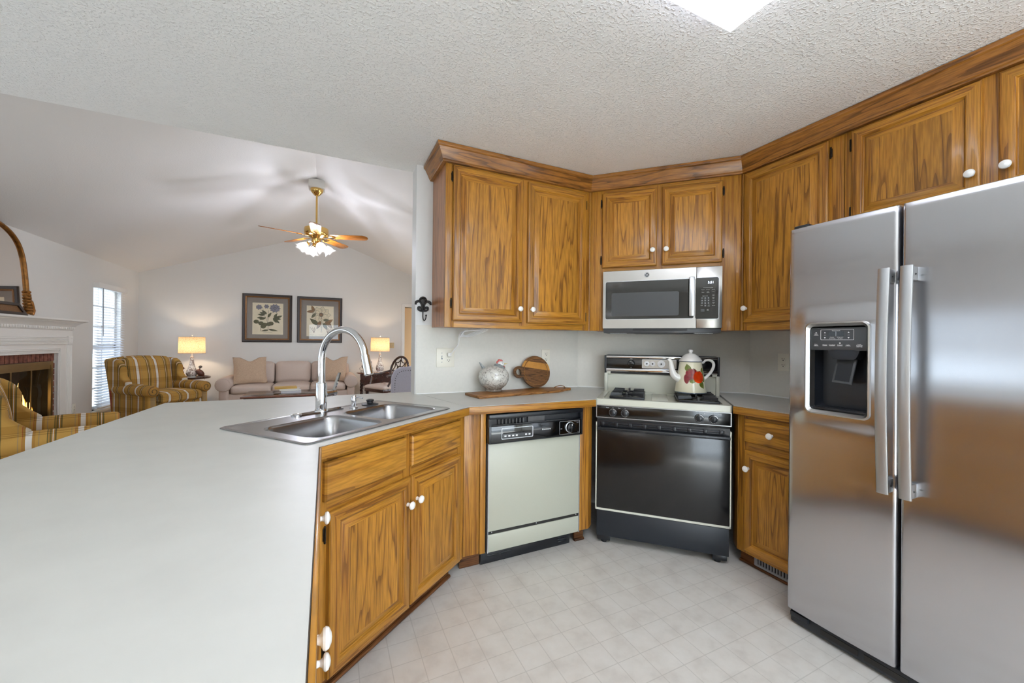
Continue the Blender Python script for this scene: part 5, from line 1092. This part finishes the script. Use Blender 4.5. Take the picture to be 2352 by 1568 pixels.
# ------------------------------------------------------------------ seating
def armchair(label, loc, rot):
    o = thing('armchair', label, 'armchair', loc, rot, 'plaid armchairs')
    b = MB(); b.box(-.37, .37, -.38, .36, .13, .36, 0, .03); b.done('seat_base', 'plaid_x', o)
    b = MB(); cushion(b, -.295, .295, -.44, .22, .34, .49, .05, (0, .02, .03)); b.done('seat_cushion', 'plaid_x', o, 60)
    Mb = Matrix.Translation((0, .25, .3)) @ Matrix.Rotation(R(-9), 4, 'X') @ Matrix.Translation((0, -.25, -.3))
    b = MB(); b.box(-.40, .40, .30, .42, .12, .97, 0, .045, 3); b.tube([(-.385, .385, .95), (-.2, .385, .98), (0, .385, .988), (.2, .385, .98), (.385, .385, .95)], .05, 14); b.done('outer_back', 'plaid_x', o, 60, xf=Mb)
    b = MB(); cushion(b, -.31, .31, .15, .33, .44, .985, .06, (0, .045, .03)); b.done('back_cushion', 'plaid_x', o, 60, xf=Mb)
    for s in (-1, 1):
        xa, xb_ = sorted((s*.30, s*.41))
        b = MB(); b.box(xa, xb_, -.38, .36, .13, .53, 0, .03, 3)
        b.tube([(s*.365, y, .525+(.012 if y > -.3 else 0)) for y in (-.408, -.40, -.38, -.30, -.1, .1, .30)], [.066, .076, .082, .086, .084, .080, .074], 20)
        am = b.done('arm', 'plaid_y', o, 50)
        sp2 = [(s*.365+.070*(1-t)*math.cos(R(90-s*t*620)), -.410, .525+.070*(1-t)*math.sin(R(90-s*t*620))) for t in [i/40*.8 for i in range(41)]]
        b = MB(); b.tube(sp2, .0055, 8); b.tube([(s*.365-s*.07, -.405, .52), (s*.305, -.395, .40), (s*.305, -.395, .15)], .005, 8); b.done('piping', 'piping', am)
        b = MB(); wo = [(.40, .985), (.22, .975), (.11, .90), (.07, .80), (.08, .70), (.0, .55), (.36, .53)]
        wp = smooth2(wo)[:-1]+[(.36, .53)]; cw = (.25, .77)
        b.rings([[(s*.375+dx, cw[0]+(y-cw[0])*k, cw[1]+(z-cw[1])*k) for y, z in wp] for dx, k in ((-.05, .78), (-.048, .88), (-.034, .97), (-.015, 1), (.015, 1), (.034, .97), (.048, .88), (.05, .78))], 0, True, True)
        b.done('wing', 'plaid_y', o, 50, xf=Mb)
    for x in (-.33, .33):
        for y in (-.33, .33): MB().lathe([(.018, 0), (.022, .02), (.028, .13)], 14, 0, Matrix.Translation((x, y, 0))).done('leg', 'mahog', o)
    return o
def smooth2(p): return [(v.x, v.y) for v in smooth_path([(a, b2, 0) for a, b2 in p], 3)]
armchair('gold plaid wing armchair in front of the living room window', (-2.28, 7.60, 0), 50)
armchair('gold plaid wing armchair seen from behind near the fireplace', (-1.95, 4.22, 0), 111.7)
so = thing('sofa', 'beige three-seat rolled-arm sofa against the back wall', 'sofa', (-.61, 8.55, 0), 0)
MB().box(-1.0, 1.0, -.38, .38, .10, .32, 0, .02).done('base', 'sofa', so)
MB().box(-1.0, 1.0, .26, .42, .10, .80, 0, .05, 3).done('outer_back', 'sofa', so)
for s in (-1, 1):
    b = MB(); xa, xb_ = sorted((s*.94, s*1.08)); b.box(xa, xb_, -.40, .40, .10, .50, 0, .03, 3).tube([(s*1.015, y, .485) for y in (-.436, -.428, -.41, -.2, .1, .41)], [.09, .108, .119, .125, .125, .12], 24)
    am = b.done('arm', 'sofa', so, 50); MB().tube([(s*1.015+.106*math.cos(R(a)), -.429, .485+.106*math.sin(R(a))) for a in range(0, 360, 12)], .004, 8, closed=True).done('piping', 'sofa', am)
for i in range(3):
    x = -.92+i*.614
    b = MB(); cushion(b, x, x+.608, -.42, .20, .315, .455, .05, (0, .015, .025)); b.done('seat_cushion', 'sofa', so, 60)
    b = MB(); cushion(b, x+.004, x+.604, .06, .26, .44, .84, .06, (0, .05, .02)); b.done('back_cushion', 'sofa', so, 60, xf=Matrix.Translation((0, .2, .44)) @ Matrix.Rotation(R(-8), 4, 'X') @ Matrix.Translation((0, -.2, -.44)))
for x in (-.95, .95):
    for y in (-.33, .33): MB().box(x-.03, x+.03, y-.03, y+.03, 0, .10).done('leg', 'mahog', so)
def throw(label, loc, rx, rz):
    b = MB(); t = bmesh.new(); n = 14; V = {}
    for s in (-1, 1):
        for i in range(n+1):
            for j in range(n+1):
                u, v = -1+2*i/n, -1+2*j/n; e = (1-u*u)*(1-v*v); x = u*.26*(1-.10*(1-u*u)*0-.08*(1-v*v)*0); z = v*.255
                pin = 1-.07*(1-abs(u))*(1 if abs(v) > .9 else 0)
                z = z*(1-.06*(1-u*u)); x = x*(1-.06*(1-v*v))
                if v > 0: z -= .085*max(0, 1-abs(u)/.55)*v**2
                V[s, i, j] = t.verts.new((x, s*.085*e**.45*(1 if e > 0 else 0), z))
        for i in range(n):
            for j in range(n): t.faces.new((V[s, i, j], V[s, i+1, j], V[s, i+1, j+1], V[s, i, j+1]))
    bmesh.ops.remove_doubles(t, verts=t.verts, dist=1e-5); bmesh.ops.recalc_face_normals(t, faces=t.faces); b._take(t)
    o = b.done('throw_pillow', 'pillow', None, 70); o.location = loc; o.rotation_euler = (R(rx), 0, R(rz)); tag(o, label, 'pillow', 'linen pillows on the sofa')
throw('tan linen throw pillow at the left end of the sofa', (-1.28, 8.43, .715), -22, 14); throw('tan linen throw pillow at the right end of the sofa', (.08, 8.43, .715), -22, -14)
# coffee table and books
tb = thing('coffee_table', 'dark wood coffee table in front of the beige sofa', 'table', (-.60, 6.99, 0), 0)
MB().box(-.53, .53, -.345, .345, .425, .45, 0, .005).box(-.50, -.02, -.31, .31, .448, .4508, 1, .001).box(.02, .50, -.31, .31, .448, .4508, 1, .001).done('top', ['mahog_r', 'mahog'], tb)
MB().box(-.49, .49, -.305, .305, .35, .425).done('apron', 'mahog', tb)
for x in (-.47, .47):
    for y in (-.285, .285): MB().box(x-.025, x+.025, y-.025, y+.025, 0, .425, 0, .004).done('leg', 'mahog', tb)
def book(label, x, y, z, w_, d_, h, rot, cov, grp='books on the coffee table'):
    o = thing('book', label, 'book', (x, y, z), rot, grp)
    MB().box(-w_/2, w_/2, -d_/2, d_/2, 0, .003).box(-w_/2, w_/2, -d_/2, d_/2, h-.003, h).box(-w_/2, w_/2, -d_/2, -d_/2+.003, 0, h).done('cover', cov, o); MB().box(-w_/2+.004, w_/2-.004, -d_/2+.003, d_/2-.004, .003, h-.003).done('pages', 'bookw', o)
book('pale grey book at the bottom of the coffee table stack', -.52, 6.98, .451, .27, .20, .034, 4, 'bookb'); book('white book in the middle of the coffee table stack', -.54, 7.0, .4852, .25, .19, .028, -5, 'bookw'); book('yellow-covered book on top of the coffee table stack', -.60, 7.03, .5134, .30, .22, .022, 8, 'booky')
# lamps, tables, small things
def lamp(label, loc, s=1.0):
    o = thing('table_lamp', label, 'lamp', loc, 0, 'matching table lamps')
    MB().lathe([(.055, 0), (.055, .012), (.050, .016)], 28).done('foot', 'whitep', o)
    MB().lathe([(.048, .014), (.070, .03), (.082, .065), (.078, .105), (.060, .155), (.040, .21), (.029, .27), (.025, .33), (.027, .355), (.022, .365), (0, .368)], 36).done('base', 'speckle', o)
    MB().cyl((0, 0, .365), (0, 0, .43), .009).cyl((0, 0, .365), (0, 0, .38), .016).done('neck', 'whitep', o)
    sh = MB().lathe([(.190, .425), (.184, .710)], 48, cap=False).done('shade', 'shade', o)
    b = MB(); b.tube([(.1895*math.cos(R(a)), .1895*math.sin(R(a)), .427) for a in range(0, 360, 10)], .003, 6, closed=True).tube([(.184*math.cos(R(a)), .184*math.sin(R(a)), .708) for a in range(0, 360, 10)], .003, 6, closed=True)
    for a in (0, 120, 240): b.tube([(0, 0, .712), (.179*math.cos(R(a)), .179*math.sin(R(a)), .708)], .002, 5)
    b.done('shade_ring', 'shade', sh)
    MB().cyl((0, 0, .43), (0, 0, .735), .003, None, 6).ball((0, 0, .742), (.014, .014, .014), 0, 12).done('finial', 'whitep', o); MB().ball((.0, 0, .55), (.032, .032, .045), 0, 14).done('bulb', 'bulbl', o)
    return o
TL = (-2.18, 8.62); TZ = .60
ts = thing('side_table', 'small round dark pedestal table beside the window armchair', 'table', (*TL, 0))
MB().lathe([(.0, TZ-.03), (.25, TZ-.03), (.272, TZ-.02), (.275, TZ+.006), (.262, TZ+.006), (.255, TZ-.006), (0, TZ-.006)], 40).done('top', 'mahog', ts)
MB().lathe([(.03, .12), (.045, .16), (.03, .22), (.022, .35), (.034, .46), (.026, .54), (.05, TZ-.03)], 24).done('pedestal', 'mahog', ts)
for k in range(3):
    a = R(90+120*k); MB().tube(smooth_path([(.02*math.cos(a), .02*math.sin(a), .18), (.12*math.cos(a), .12*math.sin(a), .15), (.20*math.cos(a), .20*math.sin(a), .05), (.25*math.cos(a), .25*math.sin(a), .018)], 4), .017, 8).done('leg', 'mahog', ts)
lamp('lit table lamp with burlap shade left of the sofa, beside two carved birds', (TL[0], TL[1]+.02, TZ-.0055))
def bird(label, loc, rot, up_, mt):
    o = thing('bird_figurine', label, 'figurine', loc, rot, 'carved quail figurines')
    MB().rings([[(r*math.cos(2*math.pi*k/16), r*.8*math.sin(2*math.pi*k/16), z) for k in range(16)] for r, z in ((.055, 0), (.052, .012), (.040, .022))], 0, True, True).done('stand', 'birdg', o)
    b = MB(); Mr = Matrix.Translation((0, 0, .075)) @ Matrix.Rotation(R(-25-up_*30), 4, 'Y')
    b.ball((0, 0, 0), (.078, .050, .050), 0, 20, Mr).rings([[(-.055-s*.075, y*(1-.6*s), z*(1-.7*s)-.01*s) for y, z in ((-.03, 0), (0, .025), (.03, 0), (0, -.025))] for s in (0, 1)], 0, True, True, M=Mr).rings([[(.045+s*.035+r*math.cos(a)*.6, r*math.sin(a), .015+s*.04+r*math.cos(a)*.3) for a in [2*math.pi*k/14 for k in range(14)]] for s, r in ((0, .040), (.5, .030), (1, .024))], 0, True, True, M=Mr)
    b.done('body', mt, o, 60); hd = Mr @ Vector((.088, 0, .064))
    MB().ball(hd, (.027, .022, .024), 0, 14).rings([[(hd.x+.022+s*.022, y*(1-s), hd.z+z*(1-s)-.006*s) for y, z in ((-.007, 0), (0, .006), (.007, 0), (0, -.006))] for s in (0, .98)], 0, True, True).done('head', mt if up_ < .5 else 'birdg', o)
    MB().cyl((-.01, -.018, .018), (-.005, -.018, .05), .005, None, 8).cyl((-.01, .018, .018), (-.005, .018, .05), .005, None, 8).done('leg', 'birdg', o)
bird('dark brown carved bird with lowered tail at the left of the side table', (TL[0]-.14, TL[1]-.12, TZ-.0055), -10, 0, 'bird'); bird('upright carved bird with a pale head at the right of the side table', (TL[0]+.13, TL[1]-.02, TZ-.0055), 200, 1, 'bird')
# drop-leaf table with lamp and clock
DT = (.98, 8.50); DZ = .625
dt = thing('drop_leaf_table', 'dark oval drop-leaf table with twisted legs right of the sofa', 'table', (*DT, 0))
MB().prism([(.46*math.cos(R(a)), max(-.20, .33*math.sin(R(a)))) for a in range(0, 360, 6)], DZ-.02, DZ, 0, .005).done('top', 'mahog_r', dt)
b = MB(); pts = [(x/10*.40, 0) for x in range(-10, 11)]; b.poly([(.40, -.205, DZ-.022)]+[(.40*math.cos(R(a)), -.205, DZ-.022-.36*math.sin(R(a))**.7) for a in range(4, 178, 6)]+[(-.40, -.205, DZ-.022)], 0, thick=.016, nrm=(0, 1, 0)); b.done('drop_leaf', 'mahog', dt)
MB().box(-.38, .38, -.16, .16, DZ-.13, DZ-.022).done('apron', 'mahog', dt)
for x in (-.36, -.25, .25, .36):
    for y in (-.14, .14):
        b = MB(); b.box(x-.02, x+.02, y-.02, y+.02, DZ-.14, DZ-.02).box(x-.02, x+.02, y-.02, y+.02, 0, .05)
        for ph in (0, 180): b.tube([(x+.009*math.cos(R(ph+i*40)), y+.009*math.sin(R(ph+i*40)), .05+(DZ-.19)*i/30) for i in range(31)], .014, 8)
        b.done('leg', 'mahog', dt)
lamp('lit table lamp with burlap shade standing on the drop-leaf table', (DT[0], DT[1]+.08, DZ+.0005))
ck = thing('clock', 'small oval clock on a scrolled wire easel on the drop-leaf table', 'clock', (.70, 8.42, DZ+.0005))
MB().rings([[((.092-i)*math.cos(R(a)), y, .125+(.070-i)*math.sin(R(a))) for a in range(0, 360, 10)] for i, y in ((0, .012), (0, -.008), (.006, -.016), (.016, -.014), (.016, .0))], 0).done('case', 'mahog', ck, 30); MB().poly([(.078*math.cos(R(a)), -.004, .125+.056*math.sin(R(a))) for a in range(0, 360, 10)], 0, thick=.003).box(-.002, .002, -.009, -.007, .125, .16, 1).box(0, .03, -.009, -.007, .123, .127, 1).done('face', ['clockface', 'slot'], ck)
b = MB().box(-.012, .012, -.006, .012, 0, .06)
for s in (-1, 1): b.tube(smooth_path([(0, .0, .055), (s*.04, .0, .05), (s*.085, 0, .035), (s*.11, 0, .012), (s*.09, 0, .005), (s*.08, 0, .018)], 5), .004, 6).tube(smooth_path([(s*.08, .01, .03), (s*.12, .01, .06), (s*.125, .01, .09), (s*.105, .01, .095)], 5), .0035, 6).tube(smooth_path([(s*.05, .01, .188), (s*.075, .01, .21), (s*.085, .01, .195)], 5), .003, 6)
b.done('easel', 'ironhook', ck)
# oval-back chair
oc = thing('dining_chair', 'dark wood armchair with pierced oval back and floral seat', 'chair', (.95, 7.41, 0), -58)
b = MB(); cushion(b, -.27, .27, -.27, .23, .41, .475, .05, (0, 0, .03)); b.done('seat', 'sofa', oc, 60)
MB().box(-.26, .26, -.26, .22, .36, .42, 0, .01).done('seat_rail', 'mahog', oc)
Mb = Matrix.Translation((0, .25, .42)) @ Matrix.Rotation(R(-12), 4, 'X')
ov = lambda rx, rz, c_=.295, n=40: [(rx*math.cos(2*math.pi*i/n), 0, c_+rz*math.sin(2*math.pi*i/n)) for i in range(n)]
b = MB(); b.tube(ov(.235, .265), .022, 10, closed=True).tube(ov(.075, .085), .012, 8, closed=True)
for k in range(8):
    a = 2*math.pi*k/8; a2 = a+2*math.pi/8; am_ = (a+a2)/2
    b.tube([(.075*math.cos(a), 0, .295+.085*math.sin(a)), (.225*math.cos(a), 0, .295+.255*math.sin(a))], .009, 8)
    b.tube(smooth_path([(.19*math.cos(a), 0, .295+.215*math.sin(a)), (.15*math.cos(am_), 0, .295+.17*math.sin(am_)), (.19*math.cos(a2), 0, .295+.215*math.sin(a2))], 5), .009, 8)
b.tube([(-.15, 0, -.02), (-.15, 0, .10)], .018, 8).tube([(.15, 0, -.02), (.15, 0, .10)], .018, 8); b.done('backrest', 'mahog', oc, xf=Mb)
for s in (-1, 1):
    MB().tube(smooth_path([(s*.23, .28, .70), (s*.27, .12, .66), (s*.29, -.06, .655), (s*.285, -.17, .66), (s*.28, -.20, .645)], 5), .019, 10).tube(smooth_path([(s*.285, -.12, .65), (s*.275, -.10, .58), (s*.25, -.15, .48), (s*.25, -.16, .40)], 5), .018, 10).done('arm', 'mahog', oc)
    for y in (-.23, .20): MB().cyl((s*.23, y, .38), (s*.235, y+(.05 if y > 0 else 0), 0), .022, .015, 12).done('leg', 'mahog', oc)
b = MB(); 
for x, y in ((-.05, -.05), (.06, .04), (0, .10), (.09, -.1), (-.1, .06)): b.ball((x, y, .502), (.03, .022, .003), 0, 10)
b.done('floral_motif', 'leafb', oc)
# lilac upholstered chair
lc = thing('dining_chair', 'grey lilac upholstered chair with nailhead trim beside the wall end', 'chair', (.925, 4.86, 0), 180)
sh_ = [(-.27, .40), (-.275, .70), (-.27, .86), (-.235, .935), (-.17, .965), (-.08, .972), (0, .985), (.08, .972), (.17, .965), (.235, .935), (.27, .86), (.275, .70), (.27, .40)]
# outside of the back faces the kitchen (local +y)
MB().prism(sh_, .20, .27, 0, .018, M=FB).done('backrest', 'lilac', lc, 50)
b = MB(); nh = [Vector((x*.86, 0, .40+(z-.40)*.925)) for x, z in sh_]; acc = 0
pp_ = smooth_path([tuple(v) for v in nh], 12); last = None
for p in pp_:
    if last is None or (p-last).length > .022: b.ball((p.x, .271, p.z), (.0048, .0035, .0048), 0, 8); last = p
b.done('nailheads', 'hinge', lc)
b = MB(); cushion(b, -.27, .27, -.27, .22, .38, .49, .04, (0, 0, .02)); b.done('seat', 'lilac', lc, 60)
for x in (-.22, .22):
    for y in (-.22, .22): MB().cyl((x, y, .40), (x, y, 0), .024, .016, 12).done('leg', 'mahog', lc)
# ------------------------------------------------------------------ botanical prints
def print_(label, x0, x1, z0, z1, px, kind):
    o = thing('framed_print', label, 'picture', ((x0+x1)/2, YB, (z0+z1)/2), 0, 'botanical prints over the sofa')
    w_, h = (x1-x0)/2, (z1-z0)/2
    rr2 = lambda i, y: [(-w_+i, y, -h+i), (w_-i, y, -h+i), (w_-i, y, h-i), (-w_+i, y, h-i)]
    MB().rings([rr2(0, 0), rr2(0, -.022), rr2(.012, -.034), (rr2(.045, -.026)), rr2(.046, -.02)], 0).done('frame', 'framed', o, 20)
    MB().rings([rr2(.045, -.022), rr2(.050, -.028), rr2(.072, -.022), rr2(.075, -.012)], 0).done('fillet', 'frameg', o, 20)
    MB().box(-w_+.04, w_-.04, -.012, -.004, -h+.04, h-.04).done('mat_board', 'matb', o)
    a0, a1, c0, c1 = px; pa = MB().box(a0, a1, -.0135, -.012, c0, c1).done('print', 'paper', o)
    b = MB(); Y0 = -.0138; cx_, cz_ = (a0+a1)/2, (c0+c1)/2; sw, shh = (a1-a0)/2, (c1-c0)/2
    lay = [0]
    def shp(pts, x, z, m):
        lay[0] += 1; b.poly([(cx_+(x)*sw+u, Y0-.00006*lay[0], cz_+z*shh+v) for u, v in pts], m, thick=.0002)
    def stem(p, m=2, r=.0022):
        lay[0] += 1; b.tube(smooth_path([(cx_+u*sw, Y0-.0005-.00006*lay[0], cz_+v*shh) for u, v in p], 5), r, 5, m)
    def leaf(x, z, L_, W_, a, m): shp(leafs(L_+.008, W_+.004, a), x, z, 2); shp(leafs(L_, W_, a), x, z, m)
    def flower(x, z, r, n, m, m2):
        for k in range(n): a = 360*k/n; leaf(x+r*.62*math.cos(R(a))/sw, z+r*.55*math.sin(R(a))/shh, r*.95, r*.36, a, m)
        shp(ell(r*.25, r*.25), x, z, 2); shp(ell(r*.19, r*.19), x, z, m2)
    if kind == 0:
        stem([(0, -.78), (0, -.3), (-.02, .1), (.05, .55)]); stem([(.0, -.1), (.15, .25), (.45, .55)]); stem([(0, -.3), (-.25, .3), (-.35, .7)]); stem([(0, -.35), (-.4, -.5), (-.5, -.8)])
        flower(.45, .68, .085, 10, 1, 4); flower(-.58, .72, .05, 7, 1, 4); flower(-.1, .78, .04, 6, 1, 4)
        for x, z, a in ((-.35, .35, 160), (-.45, .25, 175), (-.25, .42, 140), (.1, .25, 60), (-.5, .05, 180), (-.35, .0, 200), (.55, .1, 30), (.65, .0, 0), (.5, .22, 60), (.45, -.1, -60), (.6, -.15, -40), (.75, .15, 25)): leaf(x, z, .11, .018, a, 0)
        for x, z in ((-.45, -.3), (-.2, -.38), (-.75, -.2), (.2, -.3), (-.3, -.5), (.05, -.35)): shp(ell(.045, .038), x, z, 2); shp(ell(.040, .033), x, z, 0)
        leaf(.35, -.72, .16, .014, -10, 0); leaf(-.2, -.75, .12, .012, 190, 0)
        for k in range(3): stem([(-.3+k*.12, -.86), (-.12+k*.2, -.862)], 2, .0014)
    else:
        stem([(.08, -.75), (.12, -.3), (.1, .1), (.05, .4)]); stem([(.1, .0), (-.2, .4), (-.45, .65)]); stem([(.1, -.2), (.5, -.05)]); stem([(.1, -.4), (-.3, -.25)])
        flower(.06, .42, .17, 9, 1, 3); flower(-.5, .66, .05, 6, 1, 3)
        for x, z, L_, a, m in ((-.72, .62, .14, 190, 3), (-.55, .82, .13, 110, 3), (-.5, .35, .12, 230, 0), (-.45, -.05, .20, 140, 0), (-.1, -.25, .17, 250, 3), (.62, -.05, .20, 35, 3), (.68, -.25, .17, -50, 3), (.38, -.35, .16, -60, 0), (.45, .08, .12, 0, 0)): leaf(x, z, L_, L_*.2, a, m)
        for s in (-1, 1):
            for k in range(4): stem([(.05+s*.5, -.78), (.05+s*(.42+k*.07), -.6), (.05+s*(.3+k*.16), -.42)], 3, .003)
        for x in (-.6, 0.08, .6): stem([(x-.15, -.9), (x+.15, -.902)], 2, .0014)
    b.done('botanical_drawing', ['leafo', 'petal' if kind else 'petal2', 'ink', 'leafb', 'petal2'], pa, 20)
    MB().box(-w_+.05, w_-.05, -.0205, -.0190, -h+.05, h-.05).done('glass', 'glass', o)
print_('square framed print of leafy stems and a grey flower, left over the sofa', -1.514, -.672, 1.221, 2.167, (-.255, .265, -.32, .30), 0)
print_('square framed print of one large open flower, right over the sofa', -.582, .258, 1.219, 2.163, (-.25, .255, -.34, .29), 1)
